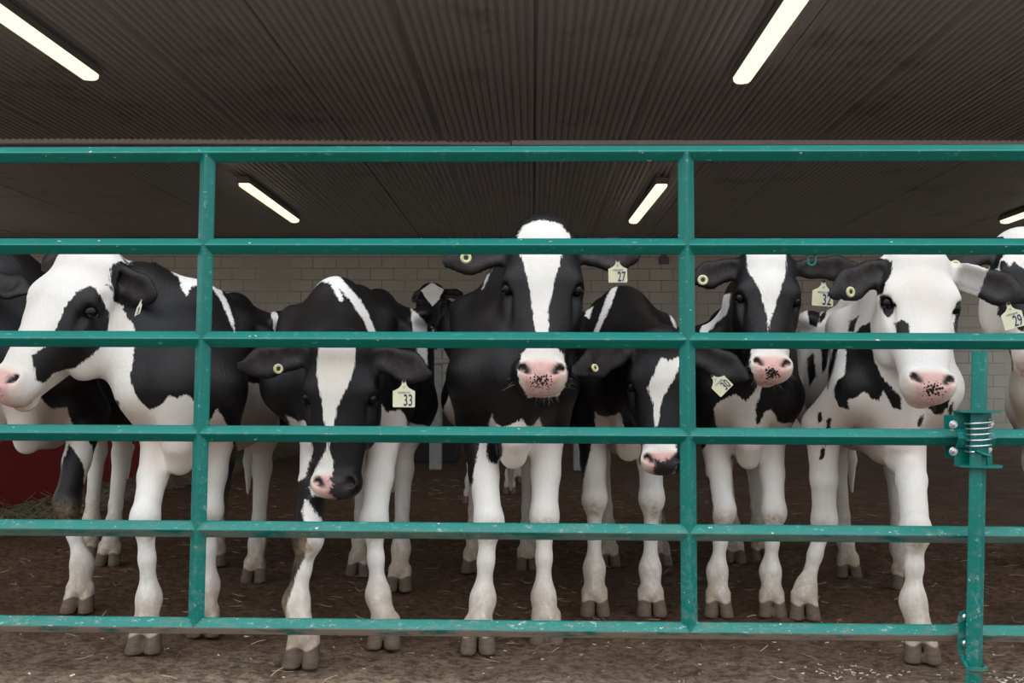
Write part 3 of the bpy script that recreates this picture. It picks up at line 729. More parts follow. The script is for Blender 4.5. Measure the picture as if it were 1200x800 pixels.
    for sg in (-1, 1):
        ec = Hd(sg*(.104*wd), .182, -.064); ed = nrm(t*sg*.74+nf*.66-d*.05); ex = nrm(np.cross(d, ed)); ey = nrm(np.cross(ed, ex))
        F.ell(ec+ed*.012*hs, (.024*hs, .0155*hs, .016*hs), np.stack([ex, ey, ed]), .010, 'sub')
        for q_, rr in ((-1, .0062), (1, .0052)):
            a_ = ec+ed*.004*hs+ey*q_*.0165*hs
            F.cone(a_-ex*.016*hs-ey*q_*.006*hs, a_+ed*.004*hs, rr*hs, rr*hs*1.1, .008); F.cone(a_+ed*.004*hs, a_+ex*.016*hs-ey*q_*.006*hs, rr*hs*1.1, rr*hs, .008)
        F.cone(ec+ed*.014*hs+d*.026*hs-t*sg*.020*hs, ec+ed*.006*hs+d*.095*hs-t*sg*.010*hs, .012*hs, .008*hs, .02, 'sub'); F.ell(ec+ed*.022*hs-d*.045*hs+t*sg*.012*hs-nf*.02*hs, (.020*hs, .022*hs, .016*hs), np.stack([ex, ey, ed]), .02, 'sub')
        eyes.append((ec+ed*(-.0035)*hs, ed))
    # ---- ears
    for e in ears:
        a, b_, w_, fc = e['base'], e['tip'], e['w'], e['face']; L = e['L']
        m1 = a+(b_-a)*.30; m2_ = a+(b_-a)*.62
        fl = [(fc, 3.6)]
        F.cone(a-e['ax']*.02, m1, .026*hs, w_*.62, .02, flat=[(fc, 1.5)])
        F.cone(m1, m2_, w_*.80, w_*.92, .02, flat=fl); F.cone(m2_, b_-e['ax']*.03, w_*.92, .024*hs, .012, flat=fl)
        F.cone(a+(b_-a)*.22+fc*.016, a+(b_-a)*.60+fc*.017, w_*.42, w_*.62, .010, 'sub', [(fc, 3.0)])
    gz = F.ax[2][None, None, :].astype(np.float32)
    F.f = np.maximum(F.f, (.0-gz))
    V, Q = F.mesh()
    # keep only the main piece
    me_org = np.array([fm[0], fm[1], 0.])
    # ---- coat attributes
    hq = (V-poll)@HR.T/hs                                     # head coordinates (t, d, n)
    coat = np.full(len(V), .3 if sp['coat'] == 'w' else -.3)
    hreg = np.sqrt((hq[:, 0]/.155)**2+((hq[:, 1]-.24)/.32)**2+((hq[:, 2]+.11)/.17)**2)
    inear = np.zeros(len(V), bool); earv = np.zeros(len(V)); 
    for k_, e in enumerate(ears):
        r = V-e['base']; al = r@e['ax']; wd = np.abs(r@e['wid']); fn = r@e['face']
        m = (al > .03) & (al < e['L']+.04) & (wd < e['w']*1.25) & (np.abs(fn) < .05); inear |= m
        front = np.clip((fn+.002)/.006, 0, 1)*np.clip((e['w']*.78-wd)/.012, 0, 1)*np.clip((al-.035)/.02, 0, 1)*np.clip((e['L']*.88-al)/.02, 0, 1)
        earv = np.maximum(earv, np.where(m, front*H.get('earskin', (1, 1))[k_], 0))
    for pt_ in sp['patches']:
        kind, col = pt_[0], pt_[1]
        if kind == 'head': sd = (hreg-1)*.15                # the whole head and ears
        elif kind == 'H':                                    # polygon laid on the face
            pl = []
            n0 = pt_[3] if len(pt_) > 3 else -.02
            for (px, py) in pt_[2]:
                r = ray(px, py); o = poll+nf*n0*hs; tt = ((o-CAM)@nf)/(r@nf); h = (CAM+r*tt-poll)@HR.T/hs; pl.append(h[:2])
            pl = np.array(pl); vd = HR@nrm(ray(*np.mean(pt_[2], 0))); q2 = hq[:, :2]-np.outer((hq[:, 2]-n0)/vd[2], vd[:2]); sd = poly_sd(q2, pl)*hs; sd = np.maximum(sd, (-hq[:, 2]-(pt_[4] if len(pt_) > 4 else .16))*hs); sd = np.maximum(sd, (hreg-1.15)*.15)
            sd = np.where(inear, .1, sd)
        elif kind == 'ear':                                  # one ear or both
            sd = np.full(len(V), .2)
            for k_, e in enumerate(ears):
                if pt_[2] not in (k_, 2): continue
                r = V-e['base']; al = r@e['ax']; lim = pt_[3] if len(pt_) > 3 else .01
                m = np.maximum(np.maximum(lim-al, np.abs(r@e['wid'])-e['w']*1.3), np.abs(r@e['face'])-.05); sd = np.minimum(sd, m)
        elif kind == 'S':                                    # side polygon on the cow's flank, coordinates (b, z) in metres
            q = np.stack([(V-fmb)@back/s, V[:, 2]/s], 1); sd = poly_sd(q, np.array(pt_[2], float)); l = (V-fmb)@lat
            sd = np.maximum(sd, (pt_[3]*-1*l+.02) if pt_[3] else -1)
        elif kind == 'ball':                                 # round blot in space
            sd = np.full(len(V), 9.)
            for (c, r) in pt_[2]: sd = np.minimum(sd, np.linalg.norm(V-np.array(c), axis=1)-r)
        else:                                                # polygon on an upright plane through the body, kind = (Y, y0, y1)
            Y, y0, y1 = kind; pl = np.array([P(px, py, Y)[[0, 2]] for px, py in pt_[2]]); cx_ = np.clip(np.mean(pt_[2], 0), 0, 700); vd = ray(np.mean(pt_[2], 0)[0], min(np.mean(pt_[2], 0)[1], 600))
            sd = poly_sd(V[:, [0, 2]]-np.outer((V[:, 1]-Y)/vd[1], vd[[0, 2]]), pl)
            sd = np.maximum(sd, np.maximum(y0-V[:, 1], V[:, 1]-y1)); sd = np.maximum(sd, (1.05-hreg)*.15) if not (len(pt_) > 3 and pt_[3]) else sd
        sd = np.clip(sd, -.3, .3)
        coat = np.maximum(coat, -sd) if col == 'w' else np.minimum(coat, sd)
    # nose leather
    nx_ = hq[:, 0]/(.056-.25*np.clip(hq[:, 1]-.452, 0, .05)); ny_ = (hq[:, 1]-.458)/np.where(hq[:, 1] < .458, .034, .050); nose = (np.abs(nx_)**2.6+np.abs(ny_)**2.6)**(1/2.6); nose = np.maximum(nose, (-.02-hq[:, 2])/.09); pink = (1-nose)*.04
    halo = np.clip(1-(nose-1)/.55, 0, 1)*(hq[:, 1] > .38)*(hq[:, 2] > -.16)
    pink = np.where(hq[:, 2] < -.105, -.05, pink)
    grey = np.full(len(V), -.1); gp_ = H.get('grey')
    if gp_ is not None:
        pl = []
        for (px, py) in gp_:
            r = ray(px, py); o = poll-nf*.03*hs; tt = ((o-CAM)@nf)/(r@nf); h = (CAM+r*tt-poll)@HR.T/hs; pl.append(h[:2])
        grey = -poly_sd(hq[:, :2], np.array(pl))*hs
    spc = H.get('speck', (0, .480, .04, .025, .6)); speck = spc[4]*np.exp(-(((hq[:, 0]-spc[0])/spc[2])**2+((hq[:, 1]-spc[1])/spc[3])**2))
    dark = np.zeros(len(V))  # painted shade for the shallow nostril hollows; also darkens the eye surrounds
    for sg in (-1, 1):
        a_ = Hd(sg*.029, .456, -.014); b_ = Hd(sg*.052, .438, -.022)-a_; q = V-a_; u_ = np.clip(q@b_/(b_@b_), 0, 1); q = q-u_[:, None]*b_; dark = np.maximum(dark, np.clip(((.0085+.006*u_)*hs-np.linalg.norm(q, axis=1))/.004+.5, 0, 1))
    for c_, ed in eyes:
        q = V-(c_+ed*.014); dark = np.maximum(dark, np.clip((.025*hs-np.linalg.norm(q*np.array([1, 1, 1]), axis=1))/.006, 0, .9 if H.get('eyeline', True) else .6))
    hoof = .060-V[:, 2]+.006*np.sin(V[:, 0]*90)
    for ft in ff+hf:
        pass
    stain = np.zeros(len(V))
    for i in range(2):
        kp = P(*sp['knee'][i], ff[i][1]+.06) if sp.get('knee', (None, None))[i] else ff[i]+np.array([0, .05, .42*s])
        q = V-(kp-np.array([0, .04, .035])); stain = np.maximum(stain, np.exp(-(q[:, 0]/.05)**2-(q[:, 2]/.045)**2)*(np.abs(q[:, 1]) < .12)*1.0)
    for ft in hf:
        q = np.hypot(V[:, 0]-ft[0], V[:, 1]-ft[1]-.06); stain = np.maximum(stain, np.clip(1-V[:, 2]/.42, 0, 1)**.7*.85*(q < .20))
    for ft in ff:
        q = np.hypot(V[:, 0]-ft[0], V[:, 1]-ft[1]-.06); stain = np.maximum(stain, np.clip(1-V[:, 2]/.30, 0, 1)**.8*.80*(q < .20))
    bb = (V-fmb)@back; skin = np.clip(1-np.abs(V[:, 2]-.70*s)/.16, 0, 1)*np.clip((bb+.3)/.1, 0, 1)*(hreg > 1)*sp.get('skin', .55)
    me = bpy.data.meshes.new('cow'); W = V-me_org
    me.vertices.add(len(W)); me.vertices.foreach_set('co', W.astype(np.float32).ravel())
    me.loops.add(len(Q)*4); me.loops.foreach_set('vertex_index', Q.astype(np.int32).ravel())
    me.polygons.add(len(Q)); me.polygons.foreach_set('loop_start', np.arange(0, len(Q)*4, 4, dtype=np.int32)); me.polygons.foreach_set('loop_total', np.full(len(Q), 4, np.int32))
    me.update(calc_edges=True); me.validate()
    for nm, v in (('coat', coat), ('pink', pink), ('grey', grey), ('speck', speck), ('dark', dark), ('hoof', hoof), ('stain', stain), ('skin', skin), ('ear', earv), ('halo', halo)):
        a = me.attributes.new(nm, 'FLOAT', 'POINT'); a.data.foreach_set('value', v.astype(np.float32))
    o = link('cow', me, M_COAT, None, True); o.location = me_org
    tag(o, sp['label'], 'cow', None)
    # ---- parts
    for (c_, ed) in eyes:
        bm = bmesh.new(); q = Vector(ed).to_track_quat('Z', 'Y').to_matrix().to_4x4()
        bmesh.ops.create_uvsphere(bm, u_segments=24, v_segments=14, radius=.0205*hs, matrix=Matrix.Translation(Vector(c_)-Vector(me_org)) @ q)
        from_bm('eye', bm, M_EYE, o, True)
    if sp.get('whiskers', True):
        bm = bmesh.new(); R_ = np.random.default_rng(int(abs(H['poll'][0]))+3)
        for i in range(46):
            sg = R_.choice([-1, 1]); u = R_.uniform(0, 1)
            if u < .72: st = Hd(sg*R_.uniform(.035, .062), R_.uniform(.42, .475), -R_.uniform(.05, .10)); dr = t*sg*1.0+d*R_.uniform(-.1, .8)+nf*R_.uniform(-.3, .4)
            else: st = Hd(sg*R_.uniform(0, .04), R_.uniform(.47, .485), -R_.uniform(.09, .135)); dr = t*sg*R_.uniform(0, .8)+d*.8+nf*R_.uniform(-.5, .5)
            dr = nrm(dr); Lw = R_.uniform(.02, .065)*hs*(1 if u < .72 else .6); pts = [st-me_org, st+dr*Lw*.5-me_org, st+dr*Lw+np.array([0, 0, -.006])-me_org]
            add_tube(bm, pts, [.0004, .0003, .0001], 3)
        wk = from_bm('whiskers', bm, M_WHISKD if sp.get('darkwhisk') else M_WHISK, o); wk['kind'] = 'stuff'
    if sp.get('tuft'):
        bm = bmesh.new(); R_ = np.random.default_rng(5)
        for i in range(sp['tuft']):
            a = R_.normal(0, .034); st = Hd(a, R_.uniform(-.015, .03), -R_.uniform(.03, .09)); 
            st = st+(-d*.006)*hs
            dr = nrm(t*a*9+nf*R_.uniform(.1, .9)+d*R_.uniform(-.9, .2)); Lw = R_.uniform(.03, .06); pts = [st-me_org, st+dr*Lw*.5-me_org, st+dr*Lw+d*.012-me_org]
            add_tube(bm, pts, [.0016, .0012, .0003], 3)
        from_bm('poll_hair', bm, sp['tuftmat'], o)
    for tg in sp.get('tags', []):
        make_tag(o, P(*tg['p']), tg.get('right', (1, 0, 0)), tg.get('up', (0, 0, 1)), tg['w'], tg.get('num'), tg.get('small'), me_org)
    for bt in sp.get('buttons', []):
        make_button(o, P(*bt['p']), bt.get('face', (0, -1, .05)), bt.get('r', .013), me_org)
    return o
def leg_foot(F, fet, c, back, lat, s, k):
    F.ell(fet, (.036*s*k, .042*s, .046*s), np.stack([lat, back, np.array([0, 0, 1.])]), .035)
    cor = np.array([c[0], c[1], 0])-back*.0+np.array([0, 0, .085*s])
    F.cone(fet, cor, .0365*s*k, .040*s*k, .02)
    for sg in (-1, 1):
        a = cor+lat*sg*.023*s; b = np.array([c[0], c[1], .004])+lat*sg*.0305*s-back*.030*s; hl = np.array([c[0], c[1], .006])+lat*sg*.024*s+back*.028*s
        F.cone(a, b, .0235*s, .0295*s, .001 if sg > 0 else .004, flat=[(lat, 1.08)]); F.cone(a+back*.01, hl, .027*s, .024*s, .006)
        F.cone(fet+back*.045*s+lat*sg*.018*s-np.array([0, 0, .03]), fet+back*.052*s+lat*sg*.020*s-np.array([0, 0, .045]), .011*s, .008*s, .01)
    # cleft between the claws
    F.cone(np.array([c[0], c[1], .0])-back*.085*s, np.array([c[0], c[1], .066*s])-back*.050*s, .006, .004, .003, 'sub')

# ------------------------------------------------------------------ the nine animals
M_TUFTW = plain('cream_poll_hair', (.55, .50, .42), .7); M_TUFTB = plain('black_poll_hair', (.015, .014, .014), .6)
COWS = []
NECKA = ((.25, -1, 2.6), 'w', [(60, 320), (125, 330), (140, 352), (155, 378), (158, 392), (156, 420), (152, 445), (163, 470), (176, 480), (190, 473), (200, 462), (208, 467), (219, 461), (228, 470), (232, 500), (247, 497), (256, 478), (262, 485), (270, 497), (282, 520), (330, 850), (100, 850), (120, 520), (140, 500), (138, 470), (90, 460), (30, 440)], 1)
COWS.append(dict(name='A', label='black cow with white face turned left and black eye patch, at the left end', s=1.02, coat='b',
    front=[(165, 768), (236, 748)], hind=[(250, 664), (296, 684)], crest=.03, skin=.6,
    head=dict(poll=(93, 285, .36), d=(-.33, -.38, -.86), t=(.93, -.36, -.05), s=1.2, wide=1.22,
              ear_l=dict(tip=(52, 300, .62)), ear_r=dict(tip=(184, 352, .36), face=(-.3, -1, .05), w=.050)),
    tags=[dict(p=(160.5, 369, .20), w=.044, right=(.66, -.75, .15), up=(.28, .1, .95), num='31')],
    patches=[('head', 'w'), ((.3, -1, .6), 'w', [(80, 285), (135, 285), (155, 322), (138, 335), (115, 335)], 1),
        NECKA, ('ear', 'b', 1), ((.16, -1, .48), 'b', [(36, 417), (55, 405), (65, 386), (75, 360), (90, 340), (105, 332), (113, 335), (122, 350), (130, 365), (129, 386), (120, 406), (105, 420), (90, 432), (62, 438), (53, 451), (42, 447)], 1),
        ((.55, .1, 1.2), 'w', [(193, 309), (205, 299), (232, 299), (250, 308), (264, 345), (273, 372), (275, 388), (268, 374), (258, 350), (245, 332), (232, 334), (225, 335), (219, 347), (215, 340), (210, 325)]),
        ((1.0, .6, 1.5), 'w', [(258, 306), (275, 314), (292, 322), (292, 328), (270, 323)]),
        ((1.6, 1.3, 2.3), 'w', [(316, 355), (326, 370), (336, 374), (336, 395), (322, 392)]),
        ((1.2, .7, 2.3), 'w', [(278, 505), (285, 470), (292, 458), (312, 455), (328, 470), (330, 560), (300, 700), (280, 700)])]))
COWS.append(dict(name='B', label='mostly hidden black cow at far left with white brisket and one black foreleg', s=1.09, crest=.10, coat='b',
    front=[(-50, 722), (88, 720)], hind=[(98, 655), (124, 664)], knee=(None, (78, 590)),
    head=dict(poll=(-58, 302, .62), muz=(-92, 455, .42), t=(1, .25, 0), ear_r=dict(tip=(40, 342, .60), w=.056), earskin=(.6, .6)),
    patches=[((.7, -1, 4), 'w', [(-90, 470), (-5, 468), (18, 463), (45, 463), (60, 477), (80, 474), (88, 497), (112, 520), (125, 600), (135, 760), (-90, 760)]),
        ((1.6, 1.2, 4), 'w', [(60, 505), (170, 505), (170, 720), (60, 720)]),
        ((.8, -1, 1.2), 'b', [(81, 519), (92, 533), (99, 545), (98, 600), (94, 627), (60, 627), (55, 600), (68, 560), (75, 535)])]))
COWS.append(dict(name='C', label='black cow with lowered head, white blaze and half-pink nose, wearing ear tag 33', s=1.04, coat='b',
    front=[(350, 785), (448, 762)], hind=[(418, 676), (466, 694)], knee=((361, 630), (438, 612)), fet=((347, 705), (443, 697)), crest=-.02, throat=(0, .03, -.02), neck=.85, shift=(-.12, .17), axis=(.0, 1), fat=.85,
    head=dict(poll=(396, 397, .115), muz=(389, 588, .10), t=(1, 0, .02), ear_l=dict(tip=(274, 432, .15), w=.056, face=(.1, -1, .1)), ear_r=dict(tip=(508, 442, .15), w=.056, face=(-.1, -1, .1)),
              grey=[(386, 562), (391, 567), (384, 577), (391, 585), (360, 586), (360, 605), (460, 605), (460, 535), (392, 540)], speck=(-.02, .49, .02, .012, .3)),
    tags=[dict(p=(473.2, 477, .10), w=.0685, num='33', small='10202144')], buttons=[dict(p=(326, 432, .13), r=.014, face=(.75, -1, 0))],
    patches=[('H', 'w', [(374, 398), (418, 398), (416, 430), (406, 455), (396, 475), (391, 497), (386, 525), (391, 540), (390, 566), (388, 585), (364, 585), (359, 562), (370, 548), (381, 530), (383, 512), (380, 497), (377, 470), (371, 440)]),
        ((.25, -1, 2.6), 'w', [(428, 500), (437, 478), (447, 470), (452, 480), (470, 475), (482, 485), (490, 478), (500, 490), (510, 800), (405, 800), (415, 560)]),
        ((.25, -1, .6), 'w', [(334, 484), (350, 492), (362, 492), (372, 500), (367, 530), (358, 560), (350, 565), (345, 545), (338, 545), (337, 520), (341, 500)]),
        ((.12, -1, .6), 'w', [(357, 585), (366, 588), (378, 610), (384, 640), (384, 800), (320, 800), (338, 700), (348, 672), (356, 655), (360, 630), (354, 600)]),
        ((1.5, 1.0, 3), 'w', [(400, 500), (500, 500), (500, 800), (400, 800)]),
        ((.55, .2, 1.0), 'w', [(350, 352), (362, 333), (378, 318), (388, 316), (402, 328), (417, 345), (431, 365), (440, 392), (433, 392), (424, 372), (409, 351), (397, 337), (402, 352), (399, 354), (392, 342), (386, 331), (376, 330), (365, 340), (354, 352)]),
        ((1.1, .7, 1.5), 'w', [(432, 331), (445, 333), (462, 331), (458, 337), (440, 340)]),
        ((1.5, .9, 2.6), 'w', [(481, 360), (490, 368), (501, 380), (501, 440), (492, 430), (485, 395)])]))
COWS.append(dict(name='D', label='small far-off black heifer with a white diamond on its forehead', s=1.0, coat='b',
    front=[(550, 590), (597, 579)], hind=[(560, 566), (606, 566)], whiskers=False, skin=.2,
    head=dict(poll=(507, 331, 4.85), muz=(500, 389, 4.6), t=(1, .1, 0), ear_l=dict(tip=(482, 352, 5.0)), ear_r=dict(tip=(544, 345, 4.95)), speck=(.0, .49, .04, .03, .2)),
    patches=[('H', 'w', [(493, 340), (506, 331), (520, 339), (515, 350), (507, 359), (499, 349)]),
        ((5.2, 4, 9), 'w', [(480, 505), (640, 505), (640, 620), (480, 620)])]))
COWS.append(dict(name='E', label='tall black cow in the middle, head high, white blaze, pink nose, ear tag 27', s=1.07, coat='b',
    front=[(560, 768), (641, 757)], hind=[(555, 672), (619, 669)], knee=((573, 612), (638, 606)), fet=((566, 702), (637, 700)), fat=.95, crest=.06, shift=(.0, 0), axis=(-.04, 1),
    head=dict(poll=(637, 263, .33), muz=(634, 452, .14), t=(1, 0, -.01), crown=.045, ear_l=dict(tip=(517, 309, .38), w=.056, face=(.1, -1, .1)), ear_r=dict(tip=(752, 303, .38), w=.056, face=(-.1, -1, .1)),
              speck=(0, .476, .050, .028, .72)),
    tags=[dict(p=(724.2, 331, .27), w=.0615, num='27', small='13933677', right=(1, .05, .02))], buttons=[dict(p=(546, 302, .335), r=.017, face=(.2, -1, 0))],
    tuft=0, tuftmat=M_TUFTW,
    patches=[('H', 'w', [(606, 275), (614, 263), (636, 257), (658, 262), (668, 275), (668, 286), (658, 300), (650, 330), (643, 360), (642, 390), (647, 400), (661, 416), (665, 440), (657, 470), (618, 470), (606, 440), (611, 414), (625, 400), (628, 390), (625, 372), (622, 345), (614, 310), (606, 290)]),
        ((.25, -1, 1.0), 'w', [(558, 530), (562, 510), (571, 497), (576, 483), (580, 497), (590, 499), (600, 496), (612, 490), (618, 499), (625, 498), (633, 487), (638, 498), (655, 503), (668, 520), (672, 800), (520, 800), (545, 600)]),
        ((.2, -1, .6), 'b', [(571, 505), (588, 505), (590, 532), (583, 545), (574, 543), (570, 530)]),
        ((1.4, 1.0, 4), 'w', [(500, 500), (520, 478), (527, 463), (540, 459), (553, 468), (560, 500), (650, 500), (650, 720), (500, 720)]),
        ((.55, .2, 1.2), 'w', [(578, 314), (572, 325), (565, 340), (570, 324)])]))
COWS.append(dict(name='F', label='black cow with head lowered behind the right upright, jagged white blaze, wearing ear tag 30', s=1.05, coat='b',
    front=[(698, 724), (765, 724)], hind=[(714, 665), (775, 664)], crest=-.03, throat=(0, .03, -.02), axis=(.0, 1), fat=.82, shift=(.03, .06), darkwhisk=True,
    head=dict(poll=(771, 389, .40), muz=(777, 556, .34), t=(1, -.12, .03), earskin=(.8, .15), ear_l=dict(tip=(668, 438, .17), w=.058, face=(.1, -1, .1)), ear_r=dict(tip=(882, 447, .42), w=.060, face=(-.15, -1, .1)),
              grey=[(740, 548), (757, 550), (766, 556), (767, 537), (775, 541), (795, 533), (830, 530), (830, 575), (740, 575)], speck=(0, .49, .02, .01, .1)),
    tags=[dict(p=(852, 458, .40), w=.060, num='30', small='13933680', right=(.70, 0, .70), up=(-.70, 0, .70))], buttons=[dict(p=(697, 431, .235), r=.012, face=(.9, -1, .4))],
    patches=[('H', 'w', [(805, 412), (795, 428), (788, 448), (779, 462), (773, 480), (771, 499), (768, 499), (766, 475), (758, 454), (766, 436), (775, 419), (783, 424)]),
        ('H', 'w', [(752, 522), (760, 515), (790, 515), (794, 530), (790, 560), (750, 560)]),
        ((.55, -1, 3), 'w', [(694, 500), (694, 474), (700, 479), (712, 482), (727, 478), (733, 498), (760, 515), (795, 540), (800, 800), (660, 800), (680, 560)]),
        ((.75, .3, 1.3), 'w', [(684, 372), (690, 352), (699, 336), (713, 329), (706, 340), (697, 354), (690, 376)]),
        ((.75, .3, 1.3), 'w', [(695, 392), (701, 375), (708, 354), (718, 333), (725, 333), (717, 357), (706, 378), (701, 392)]),
        ((.75, .3, 1.3), 'w', [(737, 322), (748, 314), (754, 330), (744, 328)]),
        ((1.1, .5, 1.8), 'w', [(780, 356), (784, 357), (796, 386), (792, 390)]), ((1.3, .5, 1.9), 'w', [(774, 323), (788, 330), (784, 333), (775, 328)])]))
COWS.append(dict(name='G', label='black cow with tapering white blaze and speckled pink nose, wearing ear tag 32', s=1.0, coat='b',
    front=[(843, 725), (907, 725)], hind=[(862, 660), (893, 658)], knee=((848, 598), (907, 600)), crest=.03, axis=(.12, 1), fat=.83, shift=(.03, .05),
    head=dict(poll=(904, 290, .55), muz=(907, 440, .38), t=(1, .02, .02), ear_l=dict(tip=(806, 330, .62), w=.054, face=(.05, -1, .05)), ear_r=dict(tip=(1013, 314, .66), w=.050, face=(0, -1, -.1)),
              speck=(0, .478, .046, .026, .85)),
    tags=[dict(p=(963.5, 358.5, .52), w=.073, num='32', small='10202143', right=(1, 0, -.07), up=(.16, 0, 1))], buttons=[dict(p=(823.6, 328, .565), r=.0165)],
    patches=[('H', 'w', [(873, 280), (921, 280), (921, 318), (913, 345), (906, 366), (902, 378), (901, 398), (899, 378), (897, 362), (888, 335), (876, 318)]),
        ('H', 'w', [(880, 410), (892, 404), (915, 404), (929, 412), (936, 432), (926, 455), (888, 455), (878, 430)]),
        ((.85, .5, 1.6), 'w', [(828, 356), (838, 346), (856, 344), (852, 368), (838, 380), (824, 396), (818, 396)]),
        ((.75, -1, 4), 'w', [(835, 480), (838, 472), (850, 466), (862, 461), (874, 470), (885, 458), (889, 440), (896, 430), (893, 455), (886, 475), (886, 500), (890, 497), (896, 482), (904, 478), (912, 492), (920, 496), (930, 495), (936, 520), (940, 760), (790, 760), (818, 530), (838, 500)]),
        ((.75, -1, 1.1), 'b', [(820, 545), (831, 560), (836, 590), (835, 615), (826, 610)])]))
COWS.append(dict(name='H', label='mostly white cow with one black ear, black blotches on the shoulder, wearing ear tag 29', s=1.04, coat='w',
    front=[(944, 728), (1083, 779)], hind=[(996, 678), (1062, 692)], knee=((966, 610), (1073, 622)), fet=((944, 690), (1070, 705)), crest=.04, shift=(.165, .03), axis=(.20, 1), fat=.98, tuft=0, tuftmat=M_TUFTW, skin=.75,
    head=dict(poll=(1083, 286, .32), muz=(1098, 462, .12), t=(1, 0, -.01), s=1, ear_l=dict(tip=(970, 348, .30), w=.055, face=(.1, -1, .05)), ear_r=dict(tip=(1212, 352, .34), w=.058, face=(-.1, -1, .1)),
              speck=(.004, .474, .050, .030, .74), eyeline=True, earskin=(1, .9)),
    tags=[dict(p=(1190, 384, .16), w=.066, num='29', small='13933679', right=(1, 0, .27), up=(-.27, 0, 1))], buttons=[dict(p=(996.5, 342, .265), r=.0155, face=(.5, -1, 0))],
    patches=[('ear', 'b', 0, .015), ('ear', 'b', 1, .135),
        ('H', 'b', [(1030, 345), (1044, 349), (1050, 358), (1042, 374), (1034, 364)]), ('H', 'b', [(1048, 378), (1057, 373), (1064, 379), (1067, 394), (1050, 394)]),
        ('H', 'b', [(1126, 350), (1136, 346), (1146, 350), (1146, 366), (1138, 374), (1140, 392), (1128, 398), (1118, 390), (1117, 378), (1121, 366), (1128, 358)]),
        ((.35, .05, 1.1), 'b', [(988, 385), (998, 388), (1012, 376), (1034, 372), (1048, 400), (1050, 445), (1056, 462), (1058, 482), (1046, 478), (1036, 456), (1031, 471), (1021, 468), (1014, 459), (1004, 466), (992, 470), (994, 483), (980, 478), (973, 460), (978, 447), (988, 440), (990, 420)]),
        ((1.6, 1.1, 3.2), 'b', [(946, 360), (954, 352), (962, 366), (957, 384), (948, 380)]), ((1.6, 1.1, 3.2), 'b', [(946, 420), (953, 414), (956, 440), (948, 452)]),
        ((.9, .3, 3.0), 'b', [(962, 405), (972, 403), (969, 430), (963, 440)]), ((.9, .3, 3.0), 'b', [(978, 402), (984, 402), (974, 440), (970, 455), (971, 430)]),
        ((.9, .3, 3.0), 'b', [(958, 372), (966, 364), (972, 352), (968, 372), (960, 382)]), ((.6, .1, 1.4), 'b', [(993, 388), (996, 376), (1006, 370), (1000, 390)]),
        ((.9, .3, 3.0), 'b', [(958, 485), (963, 482), (963, 494), (958, 496)]), ((.6, .1, 1.4), 'b', [(969, 492), (974, 489), (973, 502), (968, 503)]),
        ((.25, .05, 1.0), 'b', [(1082, 470), (1095, 462), (1116, 458), (1112, 474), (1104, 486), (1094, 486), (1087, 477)]), ((.2, -.5, 1.0), 'b', [(1076, 492), (1083, 484), (1080, 500), (1075, 500)]),
        ((.2, -.5, 1.0), 'b', [(1112, 478), (1118, 468), (1114, 500), (1109, 500)]), ((.2, -.5, 1.0), 'b', [(1097, 525), (1103, 521), (1105, 533), (1099, 542)]), ((.3, -.5, 1.0), 'b', [(961, 526), (968, 520), (965, 538), (960, 541)])]))
COWS.append(dict(name='I', label='cow cut off by the right edge, white forehead above a black face patch', s=1.04, coat='w',
    front=[(1222, 742), (1300, 747)], hind=[(1226, 668), (1292, 668)], crest=.05, skin=.75, shift=(.03, 0),
    head=dict(poll=(1216, 268, .56), muz=(1232, 426, .36), t=(1, .1, 0), ear_l=dict(tip=(1106, 308, .57), w=.056, face=(.1, -1, .1)), ear_r=dict(tip=(1330, 320, .6))),
    buttons=[dict(p=(1119.5, 311, .51), r=.017)],
    patches=[('ear', 'b', 2, .0), ('H', 'b', [(1172, 305), (1178, 306), (1183, 312), (1188, 307), (1196, 312), (1206, 318), (1206, 345), (1200, 390), (1168, 370)]),
        ((.8, .3, 1.6), 'b', [(1140, 296), (1180, 296), (1180, 345), (1200, 350), (1200, 398), (1188, 396), (1184, 385), (1160, 370), (1150, 340)]),
        ((.6, .1, 1.2), 'b', [(1150, 360), (1156, 366), (1162, 400), (1185, 405), (1188, 436), (1180, 430), (1172, 410), (1171, 436), (1164, 425), (1160, 410), (1157, 438), (1150, 440)])]))
for sp in COWS:
    make_cow(sp)

# ------------------------------------------------------------------ things behind the herd
M_RED = plain('dark_red_painted_steel', (.24, .014, .013), .55, 0, .35, 9)
M_HAY = plain('grey_green_hay', (.20, .175, .11), .9, 0, .4, 40)
M_BLUE = plain('blue_plastic', (.005, .09, .30), .45, 0, .15, 8)
M_CONC = plain('pale_chipped_concrete', (.33, .33, .32), .9, 0, .4, 22)
M_DARK = plain('blackened_plinth', (.018, .015, .014), .8)
# feed bunk along the left side
bunk = empty('feed_bunk', (-3.72, 6.4, 0)); tag(bunk, 'long low dark red feed bunk standing on the ground behind the left cows', 'feed bunk')
bm = bmesh.new(); add_box(bm, (0, 0, .32), (.04, 9.0, .60)); from_bm('side_panel', bm, M_RED, bunk, bevel=.006)
bm = bmesh.new(); add_box(bm, (-.62, 0, .36), (.04, 9.0, .48)); from_bm('side_panel', bm, M_RED, bunk, bevel=.006)
bm = bmesh.new(); add_box(bm, (-.31, 0, .17), (.60, 9.0, .03)); from_bm('bottom_board', bm, M_RED, bunk)
for y in (-4.48, 4.48):
    bm = bmesh.new(); add_box(bm, (-.31, y, .36), (.58, .04, .46)); from_bm('end_panel', bm, M_RED, bunk, bevel=.005)
bm = bmesh.new(); add_box(bm, (.035, 0, .60), (.05, 9.0, .05)); from_bm('top_rail', bm, M_RED, bunk, bevel=.01)
